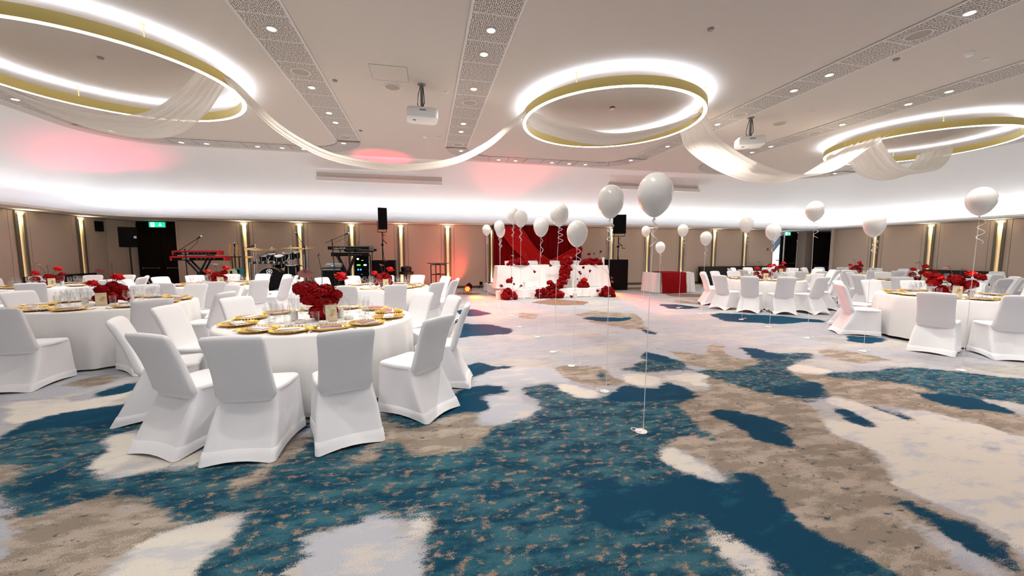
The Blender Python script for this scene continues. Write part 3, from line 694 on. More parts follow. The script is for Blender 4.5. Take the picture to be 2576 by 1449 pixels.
# ------------------------------------------------------------------ pendant light rings
def ring(x, y, label):
    t = thing('ring_pendant_light', label, 'pendant light', (x, y, 0), 0, 'large gold ring pendant lights')
    R, n = 1.645, 96
    def circ(r, z): return [(r * cos(2 * pi * j / n), r * sin(2 * pi * j / n), z) for j in range(n)]
    MB().rings([circ(R + .035, 4.0), circ(R + .035, 4.14), circ(R + .03, 4.14), circ(R + .03, 4.005), circ(R - .03, 4.005), circ(R - .03, 4.14), circ(R - .035, 4.14), circ(R - .035, 4.0), circ(R - .03, 3.995), circ(R - .028, 4.0)], False, False).build('band', 'gold', t, True, 30)
    MB().rings([circ(R - .03, 4.0), circ(R - .028, 3.992), circ(R + .028, 3.992), circ(R + .03, 4.0)], False, False).build('diffuser', 'led', t, True)
    MB().rings([circ(R - .028, 4.128), circ(R + .028, 4.128)], False, False).build('uplight_strip', 'led_up', t)
    for k in range(4):
        a = pi / 4 + k * pi / 2
        MB().rod((R * cos(a), R * sin(a), 4.05), (R * cos(a), R * sin(a), ZC), .006, 6).box((R * cos(a), R * sin(a), ZC - .006), (.04, .04, .012)).build('hanger', 'gold', t)
ring(-4.48, 7.0, 'large gold ring pendant light at left, cut by the frame')
ring(3.52, 7.0, 'large gold ring pendant light in the middle, seen whole')
ring(11.4, 7.0, 'large gold ring pendant light at right, cut by the frame')

# ------------------------------------------------------------------ voile drapes
def drape(pts, label, wid, y0=7.0, tilt=0.3, ys=None, pleats=6):
    n = 48; K = 40
    def cr(t):   # catmull-rom
        f = t * (len(pts) - 1); i = min(int(f), len(pts) - 2); u = f - i
        g = lambda k: Vector(pts[max(0, min(len(pts) - 1, k))])
        a, b, c, d = g(i - 1), g(i), g(i + 1), g(i + 2)
        return .5 * ((2 * b) + (c - a) * u + (2 * a - 5 * b + 4 * c - d) * u * u + (3 * b - a - 3 * c + d) * u ** 3)
    P = []
    for i in range(n + 1):
        t = i / n; c = cr(t); row = []
        w = wid[0] + (wid[1] - wid[0]) * sin(pi * t) ** .8 if len(wid) == 2 else (wid[0] * (1 - t) ** 2 + 2 * wid[1] * t * (1 - t) * 1.0 + wid[2] * t * t)
        nx = -(cr(min(1, t + .01)).z - cr(max(0, t - .01)).z); nz = cr(min(1, t + .01)).x - cr(max(0, t - .01)).x
        ln = hypot(nx, nz) or 1; nx /= ln; nz /= ln
        for j in range(K + 1):
            u = j / K - .5; pl = .016 * sin(2 * pi * pleats * u + 1.5 * sin(3 * t)) + .012 * sin(2 * pi * (pleats * 1.7) * u + 2) + .10 * w * (4 * u * u - 1) * -0.4
            yy = (c.y if len(c) > 2 else y0) + u * w
            row.append((c.x + nx * pl, yy, c.z + nz * pl + tilt * u * w))
        P.append(row)
    mb = MB(); mb.grid(P)
    return tag(mb.build('drape', 'voile', None, True, 0), label, 'drape', 'white voile ceiling drapes')
drape([(-6.35, 6.2, 4.12), (-5.75, 6.5, 3.84), (-5.3, 6.8, 3.58), (-4.86, 7, 3.43), (-4.39, 7.1, 3.38), (-3.88, 7.1, 3.46), (-3.4, 7, 3.78), (-2.98, 6.75, 4.13)], 'pleated white voile drape slung across the left light ring', (.55, .8), tilt=-.1)
drape([(-2.9, 6.7, 4.15), (-2.7, 6.8, 3.97), (-2.26, 6.9, 3.5), (-1.68, 7, 3.17), (-1.08, 7, 3.02), (-.3, 7, 2.98), (.5, 7, 3.12), (1.1, 7, 3.42), (1.5, 7, 3.75), (1.88, 7, 4.1)], 'twisted white voile drape hanging between the left and middle light rings', (.14, .3), tilt=.55, pleats=4)
drape([(1.92, 7.3, 4.12), (2.2, 7.2, 3.95), (2.76, 7.1, 3.77), (3.5, 7, 3.68), (4.3, 6.8, 3.8), (4.9, 6.6, 4.0), (5.1, 6.5, 4.14)], 'pleated white voile drape slung across the middle light ring', (.5, .7), tilt=0)
drape([(5.12, 6.8, 4.14), (5.3, 6.9, 3.98), (5.6, 7, 3.7), (6.43, 7, 3.3), (7.47, 7, 3.1), (8.5, 7, 3.25), (9.35, 7, 3.7), (9.9, 6.8, 4.13)], 'wide white voile drape hanging between the middle and right light rings', (.7, .95), tilt=0)
drape([(9.75, 7, 4.1), (9.85, 7, 3.85), (10.3, 7, 3.45), (10.9, 7, 3.32), (11.6, 7, 3.42), (12.3, 7.2, 3.75), (12.8, 7.4, 4.12)], 'wide white voile drape slung across the right light ring', (.7, .85), tilt=-.05)

# ------------------------------------------------------------------ projectors
pj = thing('projector', 'x', 'projector')
b = MB(); R = []
for z, k in ((-.085, .90), (-.07, .98), (.02, 1), (.07, .98), (.085, .9)):
    ring_ = []
    for j in range(32):
        a = 2 * pi * (j + .5) / 32; ca, sa = cos(a), sin(a); e = .35
        ring_.append((.26 * k * math.copysign(abs(ca) ** e, ca), .2 * k * math.copysign(abs(sa) ** e, sa), z))
    R.append(ring_)
b.rings(R).build('body', 'white', pj, True, 50)
MB().box((.0, -.202, .03), (.1, .006, .02)).build('badge', 'greyp', pj)
MB().box((-.13, -.03, -.0865), (.05, .03, .006)).build('vent', 'lens', pj)
MB().lathe([(.06, 0), (.065, .03), (.05, .035)], (.08, .2, 0), 20, M3=Matrix.Rotation(-pi / 2, 3, 'X')).build('lens_ring', 'lens', pj)
MB().rod((0, 0, .085), (0, 0, .5), .025, 12).lathe([(.06, .49), (.07, .5)], n=16).box((0, 0, .09), (.16, .16, .012)).build('mount_pole', 'greyp', pj)
MB().tube([(.0, -.03, .1), (.04, -.05, .2), (.03, -.04, .35), (.02, 0, .49)], .007).tube([(0, .03, .09), (-.07, .02, .18), (-.06, .0, .32), (-.02, 0, .48)], .006).build('cable', 'black', pj)
PJ = Proto(pj)
PJ.put((0, 6.81, 3.8), .05, 'white ceiling projector on a pole beside the left drape')
PJ.put((6.64, 6.89, 3.8), -.5, 'white ceiling projector on a pole above the right drape')

# ------------------------------------------------------------------ covered banquet chairs (origin under the seat, facing +y)
def rrect(hx, y0, y1, z, r=.03, n=4, pinch=0., sides=5):
    """rounded rectangle loop with optional inward pinch between the corners"""
    P = []
    cs = [(hx - r, y1 - r, 0), (-hx + r, y1 - r, pi / 2), (-hx + r, y0 + r, pi), (hx - r, y0 + r, 3 * pi / 2)]
    for k, (cx, cy, a0) in enumerate(cs):
        for i in range(n + 1):
            a = a0 + pi / 2 * i / n; P.append((cx + r * cos(a), cy + r * sin(a), z, 0))
        nx, ny, na = cs[(k + 1) % 4]; a = a0 + pi / 2
        p = (cx + r * cos(a), cy + r * sin(a)); q = (nx + r * cos(a), ny + r * sin(a))
        for i in range(1, sides + 1):
            t = i / (sides + 1); s_ = sin(pi * t)
            P.append((lerp(p[0], q[0], t) - cos(a) * pinch * s_, lerp(p[1], q[1], t) - sin(a) * pinch * s_, z, s_))
    return P
def chair_proto(arch, seam):
    t = thing('banquet_chair', 'x', 'chair')
    def prof(z):
        k = 1 - z / .455
        return .222 + .030 * k, -.135 - .225 * k ** 1.1, .262 + .008 * k
    def loop(z, off=0, pk=1.0, hem=0):
        hx, yr, yf = prof(z); k = 1 - z / .455
        L = rrect(hx + off, yr - off, yf + off, z, .035, pinch=.035 * sin(pi * min(1, k * .8 + .1)) * pk)
        pin = .09 * math.exp(-((z - .42) / .11) ** 2)
        return [(x * (1 - pin * max(0, min(1, (.02 - y) / .12))), y, zz + (hem * s_ if hem else 0)) for x, y, zz, s_ in L]
    b = MB(); b.rings([loop(z) for z in (.455, .40, .33, .26, .19, seam)], False, False); b.build('skirt', 'chair', t, True, 60)
    b = MB(); b.rings([loop(seam + .004, .0), loop(seam + .002, .004), loop(seam * .5, .004, hem=arch * .5), loop(.004, .003, hem=arch), loop(.006, -.006, hem=arch)], False, False); b.build('hem', 'chair', t, True, 60)
    b = MB(); R = []
    for z, sc in ((.452, 1.0), (.463, 1.0), (.474, .985), (.482, .93), (.486, .8), (.487, .5)):
        R.append([(x * sc * (1 - .07 * max(0, min(1, (.02 - y) / .12))), .06 + (y - .06) * sc, z) for x, y, _, _ in rrect(.224, -.137, .264, z, .05)])
    b.rings(R, False, True).build('seat', 'chair', t, True, 50)
    b = MB(); R = []
    for z in (.395, .42, .45, .50, .58, .68, .78, .86, .89, .905, .914, .918):
        u = (z - .42) / .5; yc = -.150 - .165 * max(0, u) + .02 * sin(pi * max(0, min(1, u)))
        hw = .208 - .012 * sin(pi * max(0, min(1, u))) + .002; th = .036
        if z > .88: k = (z - .88) / .038; th = .034 * sqrt(max(.02, 1 - k * k)); hw -= .022 * k ** 2
        if z < .45: hw -= .03 * (.45 - z) / .05; yc += .01; th = .03
        ring_ = []
        for j in range(28):
            a = 2 * pi * j / 28; ca, sa = cos(a), sin(a)
            x = hw * math.copysign(abs(ca) ** .38, ca); y = th * math.copysign(abs(sa) ** .5, sa)
            ring_.append((x, yc + y - .03 * (1 - (x / .21) ** 2) * (.5 if z > .5 else 0), z + (.012 * (1 - (x / .21) ** 2) if z > .88 else 0)))
        R.append(ring_)
    b.rings(R).build('backrest', 'chair', t, True, 60)
    return Proto(t)
CH = [chair_proto(.022, .085), chair_proto(.075, .07)]

# ------------------------------------------------------------------ table furniture
def cloth_mesh(seed, R=1.0, zt=.765):
    r = random.Random(seed); n = 144; ph = [r.uniform(0, 6.28) for _ in range(6)]; hem = .035
    def fold(a): return .45 * sin(17 * a + ph[0] + 1.2 * sin(3 * a + ph[1])) + .35 * sin(29 * a + ph[2] + sin(5 * a)) + .3 * sin(7 * a + ph[3])
    mb = MB(); rows = []
    for rr_, z in ((.001, zt), (.4, zt), (.8, zt), (R - .03, zt), (R - .008, zt - .006), (R, zt - .022)):
        rows.append([(rr_ * cos(2 * pi * j / n), rr_ * sin(2 * pi * j / n), z) for j in range(n)])
    for i in range(1, 9):
        t = i / 8; row = []
        for j in range(n):
            a = 2 * pi * j / n; f = fold(a)
            rad = R + .004 + t ** .6 * (.034 * f + .012) ; row.append((rad * cos(a), rad * sin(a), lerp(zt - .03, hem + .012 * sin(4 * a + ph[4]), t)))
        rows.append(row)
    mb.rings(rows, False, False); return mb.mesh('tablecloth', 'cloth', True, 0)
CLOTHS = [cloth_mesh(3), cloth_mesh(8)]
tb = thing('round_table', 'x', 'table')
MB().lathe([(.97, .72), (.985, .73), (.985, .75), (.97, .758)], n=48).build('tabletop', 'darkwood', tb)
for k in range(4):
    a = k * pi / 2 + .6; MB().rod((.45 * cos(a), .45 * sin(a), .72), (.62 * cos(a), .62 * sin(a), .0), .016, 8).build('leg', 'blackm', tb)
TB = Proto(tb)
ZT = .768
# charger: feathered, gilded rim
def charger_mesh():
    n = 72; rr_ = random.Random(2); mb = MB(); R = []
    for k, (r, z) in enumerate(((.004, .006), (.085, .006), (.10, .008), (.125, .016), (.150, .021), (.168, .022))):
        ring_ = []
        for j in range(n):
            a = 2 * pi * j / n; q = r; zz = z
            if k >= 3: q += (.006 if j % 2 else -.004) * (k - 2) * .7 + rr_.uniform(-.002, .002) * (k - 2); zz += (.004 if j % 2 else -.002) * (k - 2) * .6
            ring_.append((q * cos(a), q * sin(a), zz))
        R.append(ring_)
    S2 = [[(x, y, z - .005) for x, y, z in r] for r in R[::-1]]
    mb.rings(R + S2, True, True); return mb.mesh('charger_plate', 'plate_gold', True, 25)
def fold_mesh(w, l, h, seed):
    r = random.Random(seed); P = []
    mb = MB(); R = []
    for z, k in ((0, .97), (h * .5, 1), (h, .97)):
        ring_ = []
        for x, y, _, _ in rrect(w / 2 * k, -l / 2 * k, l / 2 * k, z, .008, 2, sides=4):
            ring_.append((x + r.uniform(-.002, .002), y + r.uniform(-.002, .002), z + (r.uniform(-.002, .003) if z else 0)))
        R.append(ring_)
    mb.rings(R); mb.box((0, l * .05, h + .002), (w * .96, l * .8, .004), rz=.03); return mb.mesh('napkin', 'napkin', True, 30)
ME = dict(charger=charger_mesh(), napkin=fold_mesh(.11, .235, .014, 3))
ME['menu'] = MB().box((0, 0, .0015), (.085, .19, .003)).mesh('menu_card', 'menu')
ME['menu2'] = MB().box((0, 0, .0015), (.085, .19, .003)).mesh('menu_card', 'menu2')
ME['menuw'] = MB().box((0, 0, .0015), (.085, .19, .003)).mesh('menu_card', 'menuw')
b = MB().box((0, -.02, .003), (.010, .13, .003)).box((0, .055, .004), (.024, .03, .003))
for s in (-.009, -.003, .003, .009): b.box((s, .088, .005), (.003, .04, .002))
ME['fork'] = b.mesh('fork', 'cutlery')
ME['knife'] = MB().box((0, -.045, .003), (.012, .09, .005)).add([(-.008, 0, .002), (.008, 0, .002), (.009, .09, .002), (0, .12, .002), (-.008, 0, .004), (.008, 0, .004), (.009, .09, .004), (0, .12, .004)], [(0, 3, 2, 1), (4, 5, 6, 7), (0, 1, 5, 4), (1, 2, 6, 5), (2, 3, 7, 6), (3, 0, 4, 7)]).mesh('knife', 'cutlery')
ME['high'] = MB().lathe([(.001, .008), (.028, .008), (.030, .0), (.037, .15)], n=20, cap0=False, cap1=False).mesh('highball_glass', 'cutglass', True, 50)
ME['wine'] = MB().lathe([(.034, .0), (.033, .003), (.006, .007), (.0045, .03), (.0045, .085), (.018, .098), (.036, .125), (.040, .15), (.036, .185), (.031, .21)], n=20, cap0=True, cap1=False).mesh('wine_glass', 'glass', True, 60)
def put(me, name, cat, label, group, x, y, z, rz=0):
    return link(name, ME[me], None, (x, y, z), rz, label, cat, group)
# glass hurricane with pillar candle
hc = thing('candle_holder', 'x', 'candle')
MB().lathe([(.045, 0), (.045, .24)], n=24, cap1=False).build('glass_cylinder', 'glass', hc, True, 50)
cn = MB().lathe([(.034, .008), (.034, .10), (.03, .105), (.001, .1)], n=20, cap1=False).build('pillar_candle', 'candle', hc, True, 40)
MB().rod((0, 0, .10), (.002, 0, .118), .0015, 5).build('wick', 'black', cn)
HC = Proto(hc)
tl = thing('tealight_holder', 'x', 'candle')
MB().lathe([(.045, 0), (.05, .008), (.048, .03), (.04, .034), (.034, .03), (.034, .022), (.001, .022)], n=24, cap1=False).build('dish', 'candle', tl, True, 40)
MB().rod((0, 0, .02), (0, 0, .04), .0015, 5).build('wick', 'black', tl)
TL = Proto(tl)
# flowers
def petal_ball(R, n, seed, m='red', squash=.8, ps=.42):
    r = random.Random(seed); mb = MB()
    mb.ball((0, 0, 0), R * .62, 10, 7, (1, 1, squash))
    ga = pi * (3 - sqrt(5))
    for i in range(n):
        z = 1 - 1.75 * (i + .5) / n; a = i * ga; q = sqrt(max(0, 1 - z * z))
        nrm = Vector((q * cos(a), q * sin(a), z)); c = nrm * R * r.uniform(.80, .96)
        u = nrm.cross(Vector((0, 0, 1)) if abs(z) < .95 else Vector((1, 0, 0))).normalized(); v = nrm.cross(u)
        rot = r.uniform(0, 6.28); u2 = u * cos(rot) + v * sin(rot); v2 = -u * sin(rot) + v * cos(rot)
        w = R * ps * r.uniform(.8, 1.25); L = w * r.uniform(.8, 1.1); lift = r.uniform(.15, .55) * w
        P = [c - v2 * L * .6, c - u2 * w * .55 + nrm * lift * .4, c + u2 * w * .55 + nrm * lift * .5, c - u2 * w * .4 + v2 * L * .65 + nrm * lift, c + u2 * w * .4 + v2 * L * .65 + nrm * lift * .8, c + nrm * lift * .1 - nrm * .004, c + v2 * L * .75 + nrm * lift * .55]
        P = [(p.x, p.y, p.z * squash) for p in P]
        mb.add(P, [(0, 5, 1), (0, 2, 5), (1, 5, 3), (5, 2, 4), (3, 5, 6), (5, 4, 6)])
    return mb.mesh('bloom', m, True, 60)
BL = [petal_ball(1, 190, 1, ps=.30), petal_ball(1, 150, 2, ps=.36), petal_ball(1, 120, 3, squash=.75, ps=.42)]
BLB = petal_ball(1, 26, 5, 'redb', .62, .95)
def anth_mesh(m):
    mb = MB(); n = 14; R = []
    for k in range(n):
        a = 2 * pi * k / n; rr_ = .5 * (1 - .62 * sin(a)) * (1 + .12 * abs(cos(a)))
        R.append((rr_ * cos(a) * 1.3, rr_ * sin(a) - .35, .12 * rr_ * rr_))
    mb.add(R + [(0, .1, -.05)], [(k, (k + 1) % n, n) for k in range(n)])
    mb.add([(x, y, z - .03) for x, y, z in R] + [(0, .1, -.08)], [((k + 1) % n, k, n) for k in range(n)])
    return mb.mesh('spathe', m, True, 60)
ANT = {k: anth_mesh(k) for k in ('darkred', 'pinkspec')}
SPX = MB().rod((0, .1, 0), (0, -.3, .35), .07, 6, .03).mesh('spadix', 'darkred', True)
def bloom(parent, p, r, k=0, bright=False, rot=None):
    o = link('bloom', BLB if bright else BL[k % 3], parent, p); o.scale = (r, r, r); o.rotation_euler = rot or (random.uniform(-.5, .5), random.uniform(-.5, .5), random.uniform(0, 6))
    return o
def stemmed(parent, base, tip, r, kind, rot=(0, 0, 0)):
    mid = ((base[0] + tip[0]) / 2 + .02, (base[1] + tip[1]) / 2, (base[2] + tip[2]) / 2 + .01)
    st = MB().tube([base, mid, tip], .0035, 5).build('stem', 'stem', parent)
    if kind == 'bright': q = link('bloom', BLB, st, tip); q.scale = (r,) * 3; q.rotation_euler = rot
    elif kind == 'bud': q = link('bloom', BL[1], st, tip); q.scale = (r,) * 3
    elif kind == 'cala':
        m_ = MB(); d = Vector(tip) - Vector(mid); qn = d.to_track_quat('Z', 'Y').to_matrix()
        m_.lathe([(.012, 0), (.03, .03), (.042, .07), (.05, .095), (.03, .075), (.001, .02)], tip, 10, M3=qn, cap1=False); m_.build('calla_bloom', 'darkred', st, True)
    else:
        q = link('spathe', ANT[kind], st, tip); q.scale = (r,) * 3; q.rotation_euler = rot
        s_ = link('spadix', SPX, st, tip); s_.scale = (r,) * 3; s_.rotation_euler = rot
    return st
def arrangement(x, y, label, spec, stems, group='red table centrepieces', z=ZT, rz=0):
    t = thing('flower_arrangement', label, 'flowers', (x, y, z), rz, group)
    MB().lathe([(.055, 0), (.06, .002), (.075, .09), (.07, .09), (.001, .08)], n=18, cap1=False).build('bowl', 'darkred', t, True, 40)
    for i, (p, r) in enumerate(spec): bloom(t, p, r, i)
    for s in stems: stemmed(t, *s)
    return t
def card(x, y, s, label, rz):
    t = thing('table_number_card', label, 'sign', (x, y, ZT), rz, 'pale table number cards')
    MB().box((0, 0, .095), (.115, .008, .17), rx=-.12).box((0, .012, .006), (.115, .04, .012)).build('plaque', 'woodcard', t)
    text(s, .10, 'cutlery', t, (0, -.0075, .088), (pi / 2 - .12, 0, 0), 'number', .002, .2)
    return t

HEAP5 = [((-.16, -.02, .34), .11), ((-.10, -.06, .26), .10), ((.0, -.08, .30), .085), ((-.10, .0, .34), .105), ((.06, .02, .31), .10), ((.02, -.06, .20), .10), ((-.05, .05, .22), .09), ((.12, .03, .20), .085), ((-.03, -.08, .10), .09), ((.09, -.06, .11), .085), ((.16, .0, .27), .07), ((-.13, .02, .24), .07), ((.04, .08, .12), .09)]
HEAPS = [
 [((-.10, 0, .15), .10), ((.0, -.05, .22), .10), ((.10, 0, .14), .09), ((.0, .06, .12), .09), ((.13, .02, .28), .07), ((-.04, -.06, .08), .08), ((.08, -.05, .06), .08)],
 [((-.07, 0, .20), .10), ((.09, 0, .20), .10), ((.0, -.06, .12), .09), ((.02, .05, .1), .09), ((.12, -.02, .09), .08), ((-.11, 0, .09), .08), ((.02, 0, .27), .07)],
 [((-.18, 0, .16), .08), ((.02, -.02, .20), .09), ((.04, -.03, .09), .08), ((.14, 0, .14), .08), ((-.1, .02, .06), .07), ((.22, .03, .25), .06)],
]
# tables: name phrase, centre, card text, seat angles(+radius), level of detail
TABLES = [
 ('table 8, left foreground', (-1.17, 4.68), '8', [(-96, 1.68), (-70, 1.71), (-42, 1.72), (-11, 1.65), (20, 1.62), (47, 1.60), (79, 1.69), (110, 1.6), (141, 1.63), (171, 1.58), (-120, 1.61), (-158, 1.59)], 0),
 ('table 4, left edge', (-4.55, 6.8), '4', [(-86, 1.7), (-44, 1.5), (-10, 1.52), (20, 1.6), (50, 1.6), (80, 1.6), (108, 1.6), (135, 1.6), (160, 1.5), (190, 1.6), (218, 1.6), (245, 1.65)], 0),
 ('the far left table', (-8.35, 10.75), '3', [(-60, 1.5), (-20, 1.6), (10, 1.6), (40, 1.6), (70, 1.5), (100, 1.6), (131, 1.8), (160, 1.6), (190, 1.6), (220, 1.6), (-112, 1.6), (-86, 1.6)], 1),
 ('table by the red keyboards', (-4.85, 10.45), '5', [(-68, 1.57), (-95, 1.72), (-38, 1.64), (-10, 1.6), (20, 1.6), (47, 1.55), (76, 1.6), (104, 1.6), (132, 1.6), (158, 1.64), (190, 1.6), (222, 1.6)], 1),
 ('table by the black keyboards', (-.92, 8.9), '1', [(-76, 1.6), (-106, 1.7), (-46, 1.57), (0, 1.53), (30, 1.57), (-23, 1.62), (66, 1.75), (93, 1.6), (121, 1.75), (146, 1.8), (173, 1.8), (205, 1.6)], 1),
 ('table 9, right of aisle', (9.45, 9.05), '9', [(157, 1.6), (122, 1.4), (190, 1.8), (214, 1.8), (240, 1.7), (272, 1.52), (316, 1.5), (350, 1.6), (22, 1.6), (50, 1.6), (75, 1.6), (98, 1.6)], 1),
 ('the near right-edge table', (9.05, 4.8), '7', [(150, 1.55), (170, 1.62), (108, 1.6), (203, 1.80), (231, 1.6), (260, 1.6), (290, 1.6), (320, 1.6), (350, 1.6), (20, 1.6), (48, 1.6), (74, 1.6)], 0),
 ('table just behind table 9', (12.75, 11.55), '6', [(-174, 1.8), (144, 1.6), (112, 1.5), (-146, 1.6), (-122, 1.9), (-95, 1.6), (-60, 1.6), (-30, 1.6), (-2, 1.7), (28, 1.6), (56, 1.6), (84, 1.6)], 1),
 ('the second right-edge table', (13.1, 7.6), '2', [(163, 1.5), (130, 1.6), (98, 1.6), (61, 1.5), (30, 1.6), (-10, 1.75), (-39, 1.7), (-70, 1.6), (-98, 1.6), (-125, 1.6), (-160, 1.8), (188, 1.6)], 1),
 ('table by the dark lobby', (15.75, 11.1), '', [(-150, 1.8), (165, 1.5), (140, 1.6), (110, 1.6), (80, 1.6), (50, 1.6), (15, 1.6), (-12, 1.8), (-42, 1.6), (-75, 1.6), (-105, 1.6), (-128, 1.6)], 1),
 ('table at far right wall', (17.2, 6.9), '', [(-170, 1.7), (160, 1.6), (130, 1.6), (100, 1.6), (70, 1.6), (40, 1.6), (10, 1.6), (-20, 1.6), (-50, 1.6), (-80, 1.6), (-110, 1.6), (-140, 1.7)], 1),
]
PLACED = []
CLK = ['one', 'two', 'three', 'four', 'five', 'six', 'seven', 'eight', 'nine', 'ten', 'eleven', 'twelve']
for ti, (tn, (tx, ty), num, seats, lod) in enumerate(TABLES):
    rt = random.Random(ti * 13 + 5)
    TB.put((tx, ty, 0), rt.uniform(0, 3), 'round banquet table hidden under the white cloth, ' + tn, 'round banquet tables')
    rotc = rt.uniform(0, 6)
    c = link('tablecloth', CLOTHS[ti % 2], None, (tx, ty, 0), rotc, 'white floor-length cloth draped over ' + tn, 'tablecloth', 'white round tablecloths')
    # clock naming: six is nearest the camera
    view = atan2(-ty, -tx)
    hs = sorted(range(len(seats)), key=lambda i: (view - radians(seats[i][0])) % (2 * pi))
    first = (view - radians(seats[hs[0]][0])) % (2 * pi)
    rot0 = 1 if first > radians(15) else 0
    nm = {}
    for k, i in enumerate(hs): nm[i] = CLK[(5 + k + rot0) % 12]
    for i, (adeg, rad) in enumerate(seats):
        a = radians(adeg); h = nm[i]; dx, dy = cos(a), sin(a)
        px, py = tx + dx * (rad - .30), ty + dy * (rad - .30); px2, py2 = tx + dx * (max(rad, 1.64) - .30), ty + dy * (max(rad, 1.64) - .30)
        px, py = px2, py2
        frm = atan2(-dy, -dx) - pi / 2
        where = "at the %s o'clock seat of %s" % (h, tn)
        if seen(px, py, .6, 260) and all(hypot(px - a_, py - b_) > .53 for a_, b_ in PLACED):
            PLACED.append((px, py))
            CH[0 if ti in (0, 1, 6) else 1].put((px, py, 0), frm + rt.uniform(-.06, .06), 'white cloth-covered banquet chair ' + where, 'white covered banquet chairs')
        ra = lambda r_, da=0.: (tx + r_ * cos(a + da), ty + r_ * sin(a + da))
        if not seen(*ra(.7), .8, 160): continue
        z = ZT
        x, y = ra(.765); j = rt.uniform(-.15, .15)
        put('charger', 'charger_plate', 'plate', 'gold feather-rimmed charger plate ' + where, 'gold charger plates', x, y, z, j)
        rn = frm + pi / 2 + rt.uniform(-.25, .25)
        put('napkin', 'napkin', 'napkin', 'folded white napkin ' + where, 'folded white napkins', x, y, z + .0075, rn)
        mk = ['menu', 'menuw', 'menu2', 'menu', 'menuw'][rt.randrange(5)] if ti == 0 else ['menuw', 'menu', 'menuw'][rt.randrange(3)]
        cn_ = {'menu': 'mauve', 'menuw': 'white', 'menu2': 'dusky pink'}[mk]
        put(mk, 'menu_card', 'menu', cn_ + ' menu card ' + where, 'menu cards', x + rt.uniform(-.01, .01), y + rt.uniform(-.01, .01), z + .0285, rn + rt.uniform(-.2, .2))
        if lod == 0 or ti in (3, 4, 5):
            for kk, da, g in (('fork', .27, 'gold forks'), ('knife', -.27, 'gold knives')):
                x2, y2 = ra(.80, da * .98); put(kk, kk, kk, 'gold %s %s' % (kk, where), g, x2, y2, z, frm + rt.uniform(-.05, .05))
        x2, y2 = ra(.53, -.22 + rt.uniform(-.04, .04)); put('high', 'highball_glass', 'glass', 'cut highball glass ' + where, 'cut highball glasses', x2, y2, z)
        x2, y2 = ra(.50, .06 + rt.uniform(-.05, .05)); put('wine', 'wine_glass', 'glass', 'stemmed wine glass ' + where, 'stemmed wine glasses', x2, y2, z)
        if lod == 0 and i % 2 == 0 or lod == 1 and i % 3 == 0:
            x2, y2 = ra(.43, -.33); put('wine', 'wine_glass', 'glass', 'inner stemmed wine glass ' + where, 'stemmed wine glasses', x2, y2, z)
    # centre
    fx, fy = tx + .1 * cos(view), ty + .1 * sin(view); cr = view + pi / 2     # local -y faces the camera
    def loc(u, v): return (fx + u * cos(cr) - v * sin(cr), fy + u * sin(cr) + v * cos(cr))
    spec = [((q[0][0], q[0][1], q[0][2]), q[1]) for q in (HEAP5 if ti == 0 else HEAPS[ti % 3])]
    if ti == 6: spec = [((x_ * 1.3, y_, z_ * 1.25 + .02), r_ * 1.25) for (x_, y_, z_), r_ in HEAPS[2]] + [((-.30, 0, .34), .08), ((-.22, .05, .30), .1)]
    if ti == 0: stems = [((-.05, 0, .35), (-.14, -.06, .56), .10, 'pinkspec', (.9, 0, .3)), ((.02, .02, .3), (.0, .02, .70), .10, 'pinkspec', (.05, 0, .4)), ((.12, 0, .3), (.22, -.02, .47), .055, 'bright', (.3, .2, 0)), ((-.02, -.1, .2), (.0, -.16, .27), .05, 'pinkspec', (1.2, 0, 2))]
    else:
        k = ti % 3
        stems = [((0, 0, .2), (rt.uniform(-.14, -.04), 0, .50), .075, ['pinkspec', 'darkred', 'pinkspec'][k], (.5, 0, rt.uniform(0, 6))), ((0, 0, .2), (rt.uniform(.05, .18), 0, .38), .06, 'bright', (.3, .2, 0)), ((-.05, 0, .15), (-.17, 0, .30), .055, 'bright', (.3, .2, 0)), ((0, 0, .2), (rt.uniform(0, .1), 0, .58 if k == 1 else .46), .06, 'darkred', (.3, 0, 2))]
    arrangement(fx, fy, ('large heaped' if ti == 0 else 'loose') + ' crimson flower centrepiece with anthuriums on ' + tn, spec, stems, rz=cr)
    if num:
        x, y = loc(.10 if ti in (0, 1) else .05, -.20); 
        if ti == 1: x, y = loc(-.10, -.22)
        card(x, y, num, 'pale wooden card with gold number %s on %s' % (num, tn), cr + (.25 if ti == 0 else 0))
    for u, v, l in ((.20, .02, 'right of the flowers'), (-.26, .05, 'left of the flowers')):
        x, y = loc(u, v); HC.put((x, y, ZT), 0, 'glass cylinder with white pillar candle, %s on %s' % (l, tn), 'glass candle cylinders')
    for u, v, l in ((.02, -.34, 'front'), (-.20, -.16, 'left'), (.28, -.12, 'right')):
        x, y = loc(u, v); TL.put((x, y, ZT), 0, 'low round white tealight holder at %s of the flowers on %s' % (l, tn), 'white tealight holders')

